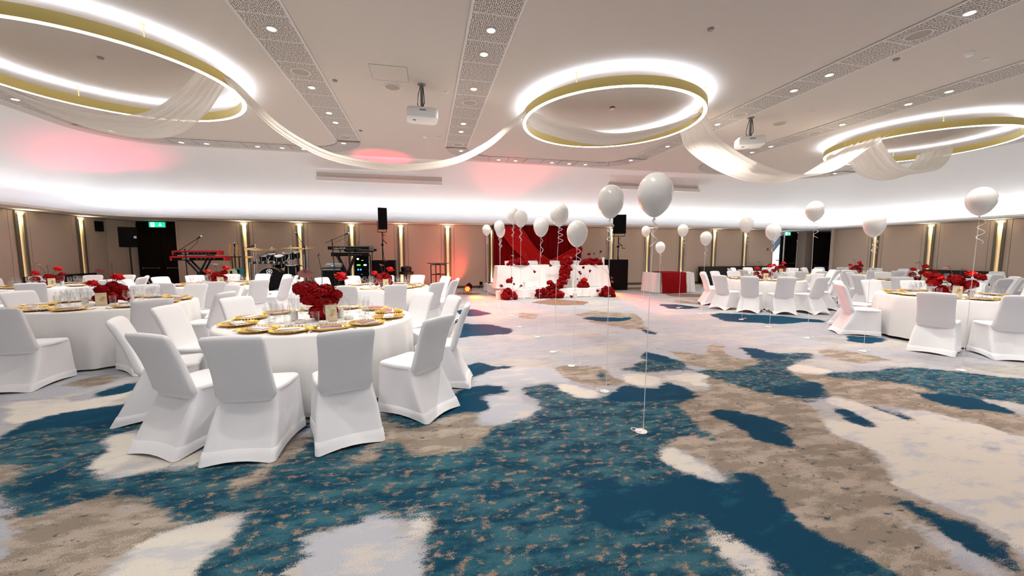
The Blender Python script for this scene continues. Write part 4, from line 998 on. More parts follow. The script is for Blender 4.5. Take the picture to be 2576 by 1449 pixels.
# ------------------------------------------------------------------ balloons along the aisle
def balloon_mesh():
    mb = MB(); prof = []
    for i in range(25):
        a = pi * i / 24; z = -cos(a); r = sin(a)
        if z < 0: zz = z * 1.48; r = r ** 1.18 * (1 - .05 * z * z)
        else: zz = z * 1.13
        prof.append((max(.012, r) * .135, zz * .135))
    return mb.lathe(prof, n=36).mesh('envelope', 'balloon', True, 0)
BM = balloon_mesh()
KN = MB().lathe([(.006, -.196), (.004, -.202), (.013, -.216), (.010, -.219), (.001, -.216)], n=12, cap1=False).mesh('knot', 'balloon', True)
WB = MB().lathe([(.04, .0), (.05, .003), (.05, .009), (.035, .014), (.001, .015)], n=28, cap1=False).mesh('weight', 'white', True, 40)
BALL = [(1648,490,90,1618,1086),(1536,507,63,1525,985),(1407,540,46,1394,886),(1452,588,54,1441,921),(1361,571,40,1355,848),(1310,550,35,1310,823),(1291,540,30,1290,795),(1256,572,27,1259,784),(1259,583,25,1258,770),(1224,579,23,1227,757)]
BALR = [(2468,506,83,2420,932),(2200,567,62,2172,884),(2050,531,49,2031,851),(1945,583,42,1936,823),(1878,566,35,1866,804),(1776,600,31,1765,790),(1718,580,28,1707,775),(1661,623,26,1657,767),(1625,582,23,1618,756)]
for side, LST in (('left', sorted(BALL, key=lambda b: -b[4])), ('right', sorted(BALR, key=lambda b: -b[4]))):
    for i, (bx, by, bw, gx, gy) in enumerate(LST):
        X, Y = at(gx, gy, 0); r = ray(bx, by); f = X * sin(YAW) + Y * cos(YAW); k = f / (cos(TH) + (CY - by) / F * sin(TH))
        Z = H + k * r[2] + .02; bX, bY = r[0] * k, r[1] * k; rr_ = random.Random(i * 7 + len(side))
        t = thing('balloon', 'white balloon on a ribbon and floor weight, %s from the front in the %s row' % (ORD[i], side), 'balloon', (X, Y, 0), 0, 'white balloons lining the aisle')
        ox, oy = bX - X, bY - Y
        e = link('envelope', BM, t, (ox, oy, Z), rr_.uniform(0, 6)); link('knot', KN, e)
        MB().tube([(0, 0, .01), (ox * .3, oy * .3, Z * .4), (ox * .7, oy * .7, Z * .75), (ox, oy, Z - .205)], .0028, 5).build('ribbon', 'ribbon', t)
        c = []; n_ = 34; amp = rr_.uniform(.02, .036); turns = rr_.uniform(1.6, 3.0); Lc = rr_.uniform(.20, .34); sg = rr_.choice([-1, 1])
        for q in range(n_):
            u = q / (n_ - 1); c.append((ox + sg * (amp * sin(2 * pi * turns * u) + .015 * u) , oy + amp * cos(2 * pi * turns * u) - amp, Z - .21 - Lc * u))
        MB().tube(c, .004, 5).build('curl', 'ribbon', t)
        wt = link('weight', WB, t, (-.02, 0, 0))
        sgn = rr_.choice([-1, 1]); lp = [(.03 * sgn + .05 * sgn * (1 - cos(2 * pi * u_ / 12)) * .8, .035 * sin(2 * pi * u_ / 12), .012 + .02 * sin(pi * u_ / 12)) for u_ in range(13)]
        MB().tube(lp, .003, 5).build('ribbon_loop', 'ribbon', t)

# ------------------------------------------------------------------ bandstand
SZ = .30
rs = thing('stage_riser', 'low dark stage riser with metal edges under the band', 'stage', (-4.9, 14.6, 0))
MB().box((0, 0, .14), (8.2, 3.2, .27)).build('deck', 'riser', rs)
b = MB()
for z in (.285, .03): b.box((0, -1.61, z), (8.2, .02, .03))
b.box((4.11, 0, .285), (.02, 3.2, .03)).build('edge_trim', 'alu', rs)
def mic_stand(label, foot, knee, tip, tail, z0=SZ):
    t = thing('microphone_stand', label, 'microphone stand', (foot[0], foot[1], z0))
    L = lambda p: (p[0] - foot[0], p[1] - foot[1], p[2] - z0)
    MB().rod((0, 0, .03), L(knee), .012, 8).build('upright', 'blackm', t)
    b = MB()
    for k in range(3): b.rod((0, 0, .08), (.3 * cos(k * 2.09 + .4), .3 * sin(k * 2.09 + .4), .008), .009, 6)
    b.build('tripod_base', 'blackm', t)
    MB().rod(L(tail), L(tip), .009, 8).ball(L(knee), .022, 8, 6).build('boom', 'blackm', t)
    d = (Vector(tip) - Vector(tail)).normalized(); e = Vector(L(tip)) + d * .10
    m = MB().rod(L(tip), tuple(e), .016, 10, .022).build('microphone', 'black', t)
    MB().ball(tuple(e + d * .02), .03, 10, 7).build('mic_head', 'wallp' if 'pale' in label else 'chrome', m, True)
    s_ = Vector(L(tip)); k_ = Vector(L(knee))
    MB().tube([s_, s_ + Vector((-.02, 0, -.12)), (s_ + k_) / 2 + Vector((0, 0, -.12)), k_ + Vector((.02, 0, -.1)), (.02, .01, .2)], .005).build('cable', 'black', t)
def P3(x, y, Y): a = aty(x, y, Y); return (a[0], Y, a[1])
p = P3(455, 630, 13.6); mic_stand('black boom stand with pale microphone over the red keyboards', (p[0] + .15, 13.55), (p[0] + .1, 13.6, p[2] + .03), P3(497, 600, 13.6), P3(440, 637, 13.6))
p = P3(590, 640, 14.75); mic_stand('upright black microphone stand beside the guitars', (p[0], 14.75), (p[0], 14.75, p[2]), P3(590, 621, 14.75), P3(590, 641, 14.75))
p = P3(613, 624, 14.0); mic_stand('black boom stand left of the drum cymbals', (p[0], 14.0), p, P3(632, 620, 14.0), P3(612, 626, 14.0))
p = P3(766, 620, 13.6); mic_stand('silver boom stand rising right of the drum kit', (p[0], 13.6), p, P3(749, 594, 13.6), P3(768, 624, 13.6))
p = P3(835, 603, 13.3); mic_stand('black boom stand with pale microphone over the black keyboards', (p[0] + .05, 13.3), p, P3(868, 590, 13.3), P3(819, 611, 13.3))
p = P3(560, 668, 15.2)

def keyboard(label, pa, pb, Y, h, col, keys_front, txt=None, dep=.34):
    a, b_ = P3(pa[0], pa[1], Y), P3(pb[0], pb[1], Y); w = b_[0] - a[0]; z = (a[2] + b_[2]) / 2
    t = thing('keyboard', label, 'keyboard', ((a[0] + b_[0]) / 2, Y, z - h / 2))
    MB().box((0, dep / 2, h * .5), (w - .06, dep, h)).build('body', 'black', t)
    for s in (-1, 1): MB().box((s * (w / 2 - .02), dep / 2, h * .5), (.05, dep + .02, h + .012)).build('end_cheek', col, t)
    MB().box((0, dep * .45, h + .006), (w - .08, dep * .9, .012)).build('top_panel', col if col == 'nordred' else 'greyp', t)
    if col == 'nordred': MB().box((0, -.004, h * .82), (w - .04, .012, h * .3)).build('red_strip', col, t)
    k = MB(); n = 36; y = dep + .02 if not keys_front else -.03
    for i in range(n): k.box((-w / 2 + .06 + (w - .12) * (i + .5) / n, y, h * .55), ((w - .12) / n - .003, .10, .02))
    k.build('white_keys', 'white', t)
    k = MB()
    for i in range(n):
        if i % 7 in (2, 6): continue
        k.box((-w / 2 + .06 + (w - .12) * (i + 1) / n, y + .02, h * .55 + .015), (.012, .06, .016))
    k.build('black_keys', 'black', t)
    if txt: text(txt, h * .75, 'wallp', t, (-w * .22, -.011, h * .42), name='lettering')
    b2 = MB()
    for i in range(5): b2.box((w * (-.02 + .08 * i), -.008, h * .4), (.05, .004, .015))
    b2.build('jacks', 'greyp', t)
    return t
keyboard('upper red stage keyboard on the stand at left of the band', (433, 636), (549, 636), 13.9, .12, 'nordred', False, 'nord')
keyboard('lower longer red stage keyboard on the stand at left of the band', (428, 650), (566, 650), 13.9, .13, 'nordred', False, 'nord')
keyboard('upper black synthesizer on the stand before the equipment rack', (825, 624), (925, 624), 14.0, .10, 'black', False, 'Roland JV-80', .3)
keyboard('lower black keyboard slung under the black synthesizer', (833, 640), (926, 640), 14.0, .12, 'black', False, None, .3)
keyboard('small black keyboard with white keys right of the black synthesizer', (866, 629), (945, 629), 14.45, .07, 'black', True, None, .25)
md = P3(921, 618, 14.6); t = thing('sound_module', 'dark sound module box on top of the right small keyboard', 'electronics', (md[0], 14.58, P3(905, 629, 14.45)[2] + .052))
MB().box((0, 0, .05), (.5, .2, .10)).build('case', 'greyp', t); MB().box((-.05, -.102, .05), (.24, .006, .05)).build('display', 'lens', t)
md = P3(888, 618, 14.5); t = thing('wireless_receiver', 'small wireless receiver with upright antennas behind the black synthesizer', 'electronics', (md[0], 14.55, P3(905, 629, 14.45)[2] + .072))
MB().box((0, 0, 0), (.34, .16, .05)).build('case', 'black', t)
for sx, dx in ((-.14, -.07), (.1, -.03), (.13, .06)): MB().rod((sx, 0, .02), (sx + dx, 0, .24), .007, 6).build('antenna', 'blackm', t)
def vstand(label, pl, pr, pc, Y, foot, z0=SZ):
    a, b_, c = P3(*pl, Y), P3(*pr, Y), P3(*pc, Y)
    t = thing('keyboard_stand', label, 'stand', (c[0], Y, z0)); L = lambda p, dy=0: (p[0] - c[0], dy, p[2] - z0)
    for dy in (.02, .26):
        MB().rod(L(c, dy), L(a, dy), .03, 8).build('arm', 'blackm', t); MB().rod(L(c, dy), L(b_, dy), .03, 8).build('arm', 'blackm', t)
    MB().rod((L(c)[0], .0, L(c)[2]), (L(c)[0], .3, L(c)[2]), .07, 12).build('hub', 'black', t)
    MB().rod((0, .15, L(c)[2]), (-foot, .15, .02), .025, 8).rod((0, .15, L(c)[2]), (foot, .15, .02), .025, 8).build('foot', 'blackm', t)
    for q in (a, b_):
        MB().box((L(q)[0], .14, L(q)[2]), (.08, .34, .03)).build('tier_arm', 'blackm', t)
vstand('black folding stand carrying the red keyboards', (468, 655), (524, 643), (501, 689), 13.95, .35)
vstand('black folding stand carrying the black keyboards', (848, 645), (893, 640), (871, 692), 14.05, .3)
ks = thing('keyboard_stand', 'slim black table stand under the small keyboard and receiver', 'stand', (P3(905, 629, 14.5)[0], 14.55, SZ)); kz = P3(905, 629, 14.45)[2] - .035 - SZ
kw = P3(940, 629, 14.5)[0] - P3(870, 629, 14.5)[0]
MB().box((0, .05, kz - .02), (kw, .3, .03)).build('shelf', 'black', ks)
for sx in (-1, 1): MB().rod((sx * kw * .42, .1, 0), (sx * kw * .42, .1, kz - .03), .015, 8).build('leg', 'blackm', ks)
us = P3(848, 624, 14.0); ls = P3(848, 640, 14.0); cxx = P3(871, 692, 14.05)[0]
o_ = [o for o in COL.objects if o.get('label') == 'black folding stand carrying the black keyboards'][0]
for px in (852, 893):
    q_ = P3(px, 632, 14.05); MB().rod((q_[0] - cxx, .24, ls[2] - SZ), (q_[0] - cxx, .24, us[2] - SZ - .05), .018, 8).box((q_[0] - cxx, .12, us[2] - SZ - .058), (.05, .3, .016)).build('upper_tier', 'blackm', o_)
def guitar(label, X, Y, ztop, zbody, body, neck, lean=.03):
    t = thing('guitar', label, 'guitar', (X, Y, SZ)); z0 = SZ
    zb = zbody - z0; zt = ztop - z0
    mb = MB(); R = []
    for y in (-.02, .025):
        ring_ = []
        for k in range(26):
            a = 2 * pi * k / 26; r = .17 * (1 + .22 * cos(2 * a) + .07 * sin(a)) * (.92 if abs(a - pi / 2) < .5 else 1)
            ring_.append((r * cos(a) * .8, y, zb - .16 + r * sin(a) * 1.15))
        R.append(ring_)
    mb.rings(R).build('body', body, t, True, 30)
    MB().box((0, -.03, (zb + zt) / 2), (.045, .02, zt - zb)).build('neck', neck, t)
    MB().box((.005, -.03, zt + .07), (.075, .02, .16), ry=.1).build('headstock', neck, t)
    MB().box((0, -.03, zb - .12), (.06, .015, .1)).build('pickup', 'black', t)
    b = MB()
    for s in (-1, 1): b.rod((s * .18, -.12, .01), (0, .1, .28), .012, 6)
    b.rod((0, .1, .02), (0, .08, zt * .82), .014, 8).box((0, .02, zt * .82), (.14, .14, .03)).build('guitar_stand', 'blackm', t)
g1, g1b = P3(580, 628, 14.3), P3(582, 676, 14.3); guitar('cream guitar with pale neck on a stand left of the drums', g1b[0], 14.3, g1[2], g1b[2], 'cream_body', 'wood_neck')
g2, g2b = P3(605, 628, 14.4), P3(600, 673, 14.4); guitar('teal guitar with maple headstock on a stand beside the cream one', g2b[0], 14.4, g2[2], g2b[2], 'teal_body', 'wood_neck')
# drums
DY = 13.35
c0 = P3(679, 705, DY); bd = thing('bass_drum', 'large black bass drum with round emblem in the middle of the kit', 'drum', (c0[0], DY, SZ))
r0 = .37; cz = max(c0[2] - SZ, r0 + .02)
MR = Matrix.Rotation(-pi / 2, 3, 'X')
MB().lathe([(r0 - .01, 0), (r0 - .01, .42)], (0, .02, cz), 32, M3=MR).build('shell', 'black', bd, True, 40)
MB().lathe([(r0 + .012, -.02), (r0 + .012, .03), (r0 - .02, .03), (r0 - .02, -.02)], (0, .02, cz), 32, False, False, M3=MR).build('hoop', 'chrome', bd, True, 40)
hd = MB().lathe([(.001, 0), (r0 - .02, .004)], (0, .005, cz), 32, False, False, M3=MR).build('drum_head', 'black', bd)
lz = P3(679, 683, DY)[2] - SZ
lg = MB().lathe([(.085, 0), (.085, -.004), (.072, -.004), (.072, 0)], (0, 0, lz), 28, False, False, M3=MR)
for k in range(6):
    a = k * pi / 3; lg.box((.043 * sin(a), -.003, lz + .043 * cos(a)), (.016, .004, .066), ry=a)
lg.build('emblem', 'wallp', bd); text('YAMAHA', .038, 'wallp', bd, (0, -.004, lz - .115), name='lettering')
for s in (-1, 1): MB().rod((s * .3, .1, cz - .2), (s * .45, -.05, .01), .01, 6).build('spur', 'chrome', bd)
def drum(label, px, py, Y, r, h, tilt=.3, name='tom_drum', rz=0):
    q = P3(px, py, Y); t = thing(name, label, 'drum', q, rz)
    Mx = Matrix.Rotation(tilt, 3, 'X')
    MB().lathe([(r, -h / 2), (r, h / 2)], n=24, M3=Mx).build('shell', 'black', t, True, 40)
    b = MB()
    for z in (-h / 2, h / 2): b.lathe([(r + .008, z - .012), (r + .008, z + .012), (r - .006, z + .014), (r - .006, z - .012)], n=24, cap0=False, cap1=False, M3=Mx)
    b.build('hoop', 'chrome', t, True, 40)
    MB().lathe([(r - .006, h / 2 + .004), (.001, h / 2 + .004)], n=24, cap0=False, cap1=False, M3=Mx).build('drum_head', 'wallp', t)
    b = MB()
    for k in range(6):
        a = k * pi / 3 + .3; v = Mx @ Vector(((r + .01) * cos(a), (r + .01) * sin(a), 0)); b.box(tuple(v), (.02, .02, h * .7))
    b.build('lug', 'chrome', t)
for args in (('leftmost small black rack tom', 665, 648, 13.6, .13, .16), ('second black rack tom from the left', 684, 645, 13.75, .15, .2), ('middle chrome-lugged black rack tom', 703, 650, 13.6, .14, .17), ('high black tom right of the kit centre', 725, 643, 13.8, .16, .22), ('highest rightmost black tom', 742, 642, 14.0, .13, .2)):
    drum(*args)
drum('silver snare drum behind the bass drum', 700, 668, 14.1, .18, .14, .1, 'snare_drum'); drum('black floor tom low at right of the kit', 735, 680, 13.7, .2, .34, .05, 'floor_tom')
def cymbal(label, px, py, Y, r, tilt, tx=.0, z0=SZ):
    q = P3(px, py, Y); t = thing('cymbal', label, 'cymbal', (q[0], Y, z0)); zc = q[2] - z0
    Mx = Matrix.Rotation(tilt, 3, 'Y') @ Matrix.Rotation(.12, 3, 'X')
    MB().lathe([(r, -.012), (r * .6, .0), (r * .22, .012), (r * .12, .03), (.002, .036)], (0, 0, zc), 32, False, False, M3=Mx).build('disc', 'cymbal', t, True, 0)
    MB().rod((0, 0, .3), (0, 0, zc + .06), .009, 8).build('stand', 'chrome', t)
    b = MB()
    for k in range(3): b.rod((0, 0, .3), (.26 * cos(k * 2.09 + 1), .26 * sin(k * 2.09 + 1), .01), .009, 6)
    b.build('tripod', 'chrome', t); MB().ball((0, 0, zc + .05), .022, 8, 6).build('felt', 'wallp', t)
for args in (('big bronze cymbal at the left of the kit', 643, 626, 13.5, .31, .08), ('lower pair cymbal at far left of the kit', 640, 646, 13.9, .27, .06), ('bronze cymbal above the middle toms', 684, 627, 13.9, .27, -.02), ('bronze cymbal right of centre, level', 731, 623, 13.7, .29, .0), ('rightmost bronze cymbal, tilted up', 771, 624, 13.9, .26, -.08)):
    cymbal(*args)
rk = thing('drum_rack', 'chrome tube rack wrapped around the drum kit', 'rack', (P3(690, 660, 13.35)[0], 13.2, SZ))
def RP(x, y, Y): q = P3(x, y, Y); return (q[0] - rk.location[0], Y - 13.2, q[2] - SZ)
def foot(x, Y): q = P3(x, 700, Y); return (q[0] - rk.location[0], Y - 13.2, .0)
MB().rod(RP(632, 661, 13.5), RP(727, 661, 13.5), .024, 10).rod(RP(727, 668, 13.6), RP(764, 668, 14.0), .024, 10).build('cross_bar', 'chrome', rk, True)
for x, ya, Y in ((638, 634, 13.5), (628, 660, 13.9), (727, 640, 13.6), (764, 640, 14.0)):
    a = RP(x, ya, Y); MB().rod((a[0], a[1], .01), a, .022, 10).box((a[0], a[1], .02), (.3, .05, .03)).build('upright', 'chrome', rk, True)
b = MB()
for x in (640, 655, 668, 683, 696, 708, 720, 738, 752): b.box(RP(x, 661 if x < 727 else 668, 13.48 if x < 727 else 13.8), (.07, .08, .075))
b.build('clamp', 'blackm', rk)
b = MB()
for x, y, x2, y2 in ((650, 661, 662, 650), (670, 661, 680, 646), (712, 661, 705, 650), (720, 661, 727, 645), (738, 668, 744, 648), (640, 661, 648, 640)): b.rod(RP(x, y, 13.5), RP(x2, y2, 13.6), .011, 7)
b.build('tom_arm', 'chrome', rk)
ds = thing('drum_stool', 'round black drummer stool behind the kit', 'stool', (P3(700, 690, 14.6)[0], 14.7, SZ)); MB().lathe([(.17, .46), (.18, .49), (.17, .54), (.1, .55)], n=20).build('seat', 'sofa', ds, True, 40); MB().rod((0, 0, .1), (0, 0, .46), .02).build('column', 'chrome', ds)
b = MB()
for k in range(3): b.rod((0, 0, .15), (.22 * cos(k * 2.1), .22 * sin(k * 2.1), 0), .012, 6)
b.build('tripod', 'chrome', ds)
# amplifier with mixer, equipment rack
a_, b_ = aty(808, 690, 13.4)[0], aty(859, 690, 13.4)[0]; zt = aty(830, 674, 13.4)[1]
am = thing('guitar_amplifier', 'black combo amplifier box between drums and keyboards', 'amplifier', ((a_ + b_) / 2, 13.6, SZ)); w = b_ - a_; h = zt - SZ
MB().box((0, 0, h / 2), (w, .36, h)).build('cabinet', 'black', am); MB().box((0, -.183, h * .46), (w * .9, .01, h * .78)).build('grille', 'grille', am); MB().box((0, -.184, h * .93), (w * .9, .008, .05)).build('control_panel', 'greyp', am)
MB().tube([(-.1, 0, h), (-.1, 0, h + .03), (.1, 0, h + .03), (.1, 0, h)], .01).build('handle', 'black', am)
mx_ = thing('mixing_desk', 'small mixing desk on top of the black amplifier', 'mixer', (am.location[0] + .05, 13.55, zt + .042)); MB().box((0, 0, .04), (.5, .28, .06), rx=.15).build('case', 'greyp', mx_)
b = MB()
for i in range(10):
    for j in range(3): b.lathe([(.008, .07 + j * .012), (.007, .09 + j * .012)], (-.2 + i * .044, -.08 + j * .08, 0), 6)
b.build('knob', 'white', mx_); MB().box((.0, -.145, .03), (.08, .006, .02)).build('indicator_light', 'glow_b', mx_)
a_, b_ = aty(889, 690, 14.6)[0], aty(930, 690, 14.6)[0]; zt = aty(905, 641, 14.6)[1]
er = thing('equipment_rack', 'tall rack of black audio units with glowing displays', 'electronics', ((a_ + b_) / 2, 14.9, SZ)); w = b_ - a_; h = zt - SZ
MB().box((0, .05, h / 2), (w - .04, .5, h)).build('case', 'black', er)
for s in (-1, 1): MB().box((s * (w / 2 - .01), -.21, h / 2), (.03, .03, h)).build('corner_edge', 'alu', er)
MB().box((0, -.21, h), (w, .04, .03)).box((0, -.215, h * .50), (w, .03, .04)).box((0, -.215, h * .78), (w, .03, .03)).build('lid_edge', 'alu', er)
for k in range(6):
    z = h * (.1 + .145 * k); u = MB().box((0, -.215, z), (w - .09, .03, h * .12)).build('rack_unit', 'black', er)
    if k == 3: MB().box((-.12, -.232, z), (.05, .004, .05)).box((-.03, -.232, z), (.05, .004, .05)).build('blue_light', 'glow_b', u)
    if k == 4: MB().box((-.1, -.232, z), (.12, .004, .04)).build('green_display', 'glow_g', u); MB().box((.12, -.232, z), (.1, .004, .05)).build('pale_display', 'glow_w', u)
    if k == 5: MB().box((.03, -.232, z), (.06, .004, .02)).build('green_display', 'glow_g', u); MB().box((-.12, -.232, z + .05), (.07, .004, .06)).build('pale_display', 'glow_w', u)
    if k in (0, 1, 2): MB().box((0, -.233, z), (.05, .008, .03)).build('handle', 'alu', u)
# loudspeakers
def big_speaker(side, x0, x1, Y, zt, sx0, sx1, sz0, sz1, tilt, crank, z0=0):
    cx = (x0 + x1) / 2; zt0 = zt; zt = zt - z0
    t = thing('subwoofer', 'large black floor subwoofer %s' % side, 'speaker', (cx, Y + .35, z0)); w = x1 - x0
    MB().box((0, 0, zt / 2), (w, .7, zt)).build('cabinet', 'black', t); MB().box((0, -.354, zt / 2), (w * .95, .01, zt * .95)).build('grille', 'grille', t)
    for s in (-1, 1): MB().box((s * w * .5, -.05, zt * .62), (.012, .2, .1)).build('side_handle', 'blackm', t)
    px_ = (sx0 + sx1) / 2; zt = zt0
    p = thing('speaker_pole', 'black pole rising from the subwoofer %s' % side, 'stand', (px_, Y + .3, zt)); hh = sz0 - zt - .1
    MB().rod((0, 0, 0), (0, 0, hh * .55), .022, 10).rod((0, 0, hh * .5), (0, 0, hh), .016, 10).build('pole', 'blackm', p)
    MB().box((0, 0, hh * .55), (.08, .08, .07)).rod((0, 0, hh * .75), (.16, -.03, hh * .58), .012, 6).rod((.02, 0, hh * .9), (.1, 0, hh * .9), .012, 6).build('clamp', 'black', p)
    if crank: MB().rod((.0, -.03, hh * .62), (.16, -.03, hh * .62), .012, 6).rod((.16, -.03, hh * .62), (.16, -.03, hh * .48), .012, 6).rod((.16, -.03, hh * .48), (.3, -.03, hh * .48), .014, 6).build('crank_handle', 'blackm', p)
    MB().tube([(.02, .03, hh), (.05, .04, hh * .8), (.0, .03, hh * .55), (.03, .03, hh * .2), (.05, .03, .0)], .008).build('cable', 'black', p)
    s_ = thing('loudspeaker', 'tall black loudspeaker on the pole %s' % side, 'speaker', (px_, Y + .3, (sz0 + sz1) / 2), tilt)
    W_, H_ = (sx1 - sx0) * .95, sz1 - sz0
    mb = MB(); mb.rings([[(W_ * .5 * a, d, H_ / 2 * c) for a, c in ((-1, -1), (1, -1), (1, 1), (-1, 1))] for d in (-.22,)] + [[(W_ * .32 * a, .2, H_ / 2 * c) for a, c in ((-1, -1), (1, -1), (1, 1), (-1, 1))]]); mb.build('cabinet', 'black', s_)
    MB().box((0, -.226, 0), (W_ * .95, .01, H_ * .96)).build('grille', 'grille', s_)
    y_ = MB()
    for q in (-1, 1): y_.rod((q * W_ * .47, 0, -H_ / 2 - .10), (q * W_ * .50, 0, -H_ * .1), .012, 6)
    y_.rod((-W_ * .47, 0, -H_ / 2 - .10), (W_ * .47, 0, -H_ / 2 - .10), .014, 6).build('yoke', 'blackm', s_)
a_, b_ = aty(935, 680, 14.3)[0], aty(994, 680, 14.3)[0]
big_speaker('left of the red curtain', a_, b_, 14.3, aty(965, 655, 14.3)[1], aty(948, 550, 14.6)[0], aty(972, 550, 14.6)[0], aty(960, 577, 14.6)[1], aty(960, 524, 14.6)[1], .25, False, SZ)
big_speaker('right of the red curtain', 7.2, 8.1, 14.2, 1.25, aty(1541, 560, 14.5)[0], aty(1572, 560, 14.5)[0], aty(1555, 588, 14.5)[1], aty(1555, 541, 14.5)[1], -.35, True)
Yl = 14.3; xa, xb = aty(297, 600, Yl)[0], aty(352, 600, Yl)[0]; za, zb = aty(330, 622, Yl)[1], aty(330, 572, Yl)[1]
s_ = thing('loudspeaker', 'black loudspeaker on a tripod beside the dark doors at left', 'speaker', ((xa + xb) / 2, Yl, (za + zb) / 2), .45)
w = (xb - xa) * .74; h = zb - za
mb = MB(); mb.rings([[(w * .5 * a, -.2, h / 2 * c) for a, c in ((-1, -1), (1, -1), (1, 1), (-1, 1))], [(w * .36 * a, .25, h / 2 * c) for a, c in ((-1, -1), (1, -1), (1, 1), (-1, 1))]]); mb.build('cabinet', 'black', s_)
MB().box((0, -.206, 0), (w * .96, .01, h * .95)).build('grille', 'grille', s_); MB().box((w * .38, -.214, 0), (.06, .006, .07)).build('badge', 'wallp', s_)
t = thing('speaker_stand', 'black tripod stand under the speaker beside the dark doors', 'stand', ((xa + xb) / 2, Yl, 0)); MB().rod((0, 0, .3), (0, 0, za), .022, 10).build('pole', 'blackm', t)
for k in range(3): MB().rod((0, 0, .75), (.5 * cos(k * 2.09 + .5), .5 * sin(k * 2.09 + .5), .012), .014, 6).build('leg', 'blackm', t)
MB().box((0, 0, .78), (.09, .09, .09)).build('collar', 'black', t)
# wedge shaped flight case and dark case at left
q = at(350, 748, 0)
t = thing('flight_case', 'slanted black flight case leaning behind the left tables', 'case', (aty(352, 720, 12.6)[0], 12.7, 0), .3)
MB().box((0, 0, .40), (.5, .3, .78), ry=-.35).build('body', 'black', t); MB().box((.27, -.16, .45), (.02, .02, .8), ry=-.35).box((-.2, -.16, .3), (.02, .02, .7), ry=-.35).build('edge', 'alu', t)
# stool with bag, cocktail table
q = P3(1022, 680, 14.9); st = thing('bar_stool', 'black stool with padded seat right of the left subwoofer', 'stool', (q[0], 14.9, 0)); zz = aty(1022, 690, 14.9)[1]
MB().lathe([(.20, zz), (.27, zz + .02), (.27, zz + .10), (.2, zz + .11)], n=24).build('seat', 'sofa', st, True, 40); MB().lathe([(.19, zz + .11), (.2, zz + .26), (.15, zz + .30), (.05, zz + .31)], n=24, cap0=False).build('backrest', 'sofa', st, True, 40)
MB().rod((0, 0, .03), (0, 0, zz), .03, 10).lathe([(.22, 0), (.22, .02), (.04, .04)], n=24).build('pedestal', 'blackm', st)
a_, b_ = aty(1074, 662, 15.0)[0], aty(1130, 662, 15.0)[0]; zt = aty(1100, 661.5, 15.0)[1]; cx = (a_ + b_) / 2
ct = thing('cocktail_table', 'tall black metal cocktail table with thin top near the back wall', 'table', (cx, 15.0, 0)); w = (b_ - a_)
MB().lathe([(w / 2, zt - .02), (w / 2, zt)], n=32).build('tabletop', 'lens', ct); u = w * .33
for sx in (-1, 1):
    for sy in (-1, 1): MB().box((sx * u * (1 if sy < 0 else .3), sy * u, (zt - .05) / 2), (.035, .035, zt - .05)).build('leg', 'blackm', ct)
b = MB()
for z in (zt - .06, zt * .62): b.box((0, -u, z), (2 * u, .03, .03)).box((0, u, z), (.6 * u, .03, .03)).box((-u * .65, 0, z), (.03, 2 * u, .03)).box((u * .65, 0, z), (.03, 2 * u, .03))
b.build('frame', 'blackm', ct)

# ------------------------------------------------------------------ par lights and coloured beams
def par(label, x, y, z, tgt, power, col, spot, blend=.6, vis=True, size=.06):
    t = thing('par_light', label, 'stage light', (x, y, z), 0, 'red stage uplights')
    d = (Vector(tgt) - Vector((x, y, z))).normalized(); 
    if vis: d = Vector((-.05, -1, .05)).normalized()
    Q = d.to_track_quat('Z', 'Y').to_matrix()
    MB().lathe([(.07, -.14), (.12, -.06), (.125, .05), (.115, .05)], n=24, cap1=False, M3=Q).build('can', 'black', t, True, 40)
    MB().lathe([(.115, .03), (.001, .03)], n=24, cap0=False, cap1=False, M3=Q).build('red_face', 'parred', t)
    b = MB()
    for k in range(7):
        c = (0, 0) if k == 6 else (.062 * cos(k * pi / 3), .062 * sin(k * pi / 3))
        b.lathe([(.022, .032), (.018, .04), (.001, .042)], tuple(Q @ Vector((c[0], c[1], 0))), 10, False, False, M3=Q)
    b.build('led_cell', 'parled', t)
    MB().tube([(-.14, 0, 0), (-.14, 0, -z + .01), (.14, 0, -z + .01), (.14, 0, 0)], .008).build('bracket', 'blackm', t)
    p = Vector((x, y, z)) + (Vector(tgt) - Vector((x, y, z))).normalized() * .16
    lamp('par_beam', 'SPOT', p, power, col, tgt, size, spot, blend)
px_, py_ = 1.50, 14.05
par('glowing red stage light on the floor left of the head table', px_, py_, .19, (2.3, 9.6, 0), 3000, (1, .05, .0), 36)
par('red stage light hidden behind the right end of the head table', 6.98, 14.0, .19, (6.1, 8.9, 0), 3600, (1, .05, .0), 26, vis=False)
lamp('par_spill', 'SPOT', (1.5, 13.86, .30), 420, (1, .05, 0), (1.95, 12.75, 0), .05, 62, .7)
lamp('par_spill', 'SPOT', (6.95, 13.7, .30), 500, (1, .05, 0), (6.9, 12.4, 0), .05, 60, .7)
par('red stage light aimed up at the red curtain from the left', 2.5, 15.2, .19, (4.6, 15.9, 1.6), 90, (1, .08, .05), 70, vis=False)
par('red stage light aimed up at the wall by the cocktail table', 1.7, 15.4, .19, (.6, 16.5, 1.4), 60, (1, .10, .06), 100, vis=False)
par('red stage light aimed at the cove above the near projector', -1.1, 13.3, .19, (-1.15, 12.0, 4.3), 520, (1, .05, .14), 26, vis=False)
par('red stage light aimed at the cove above the head table', 3.0, 15.3, .19, (3.0, 12.9, 4.2), 330, (1, .08, .10), 50, 1., vis=False)
par('red stage light aimed at the cove above the far left table', -9.4, 14.2, .19, (-8.3, 12.5, 4.2), 420, (1, .05, .16), 48, 1., vis=False)
par('red stage light aimed at the left subwoofer', .4, 14.0, .19, (-1.6, 15.2, 1.6), 40, (1, .06, .05), 60, vis=False)

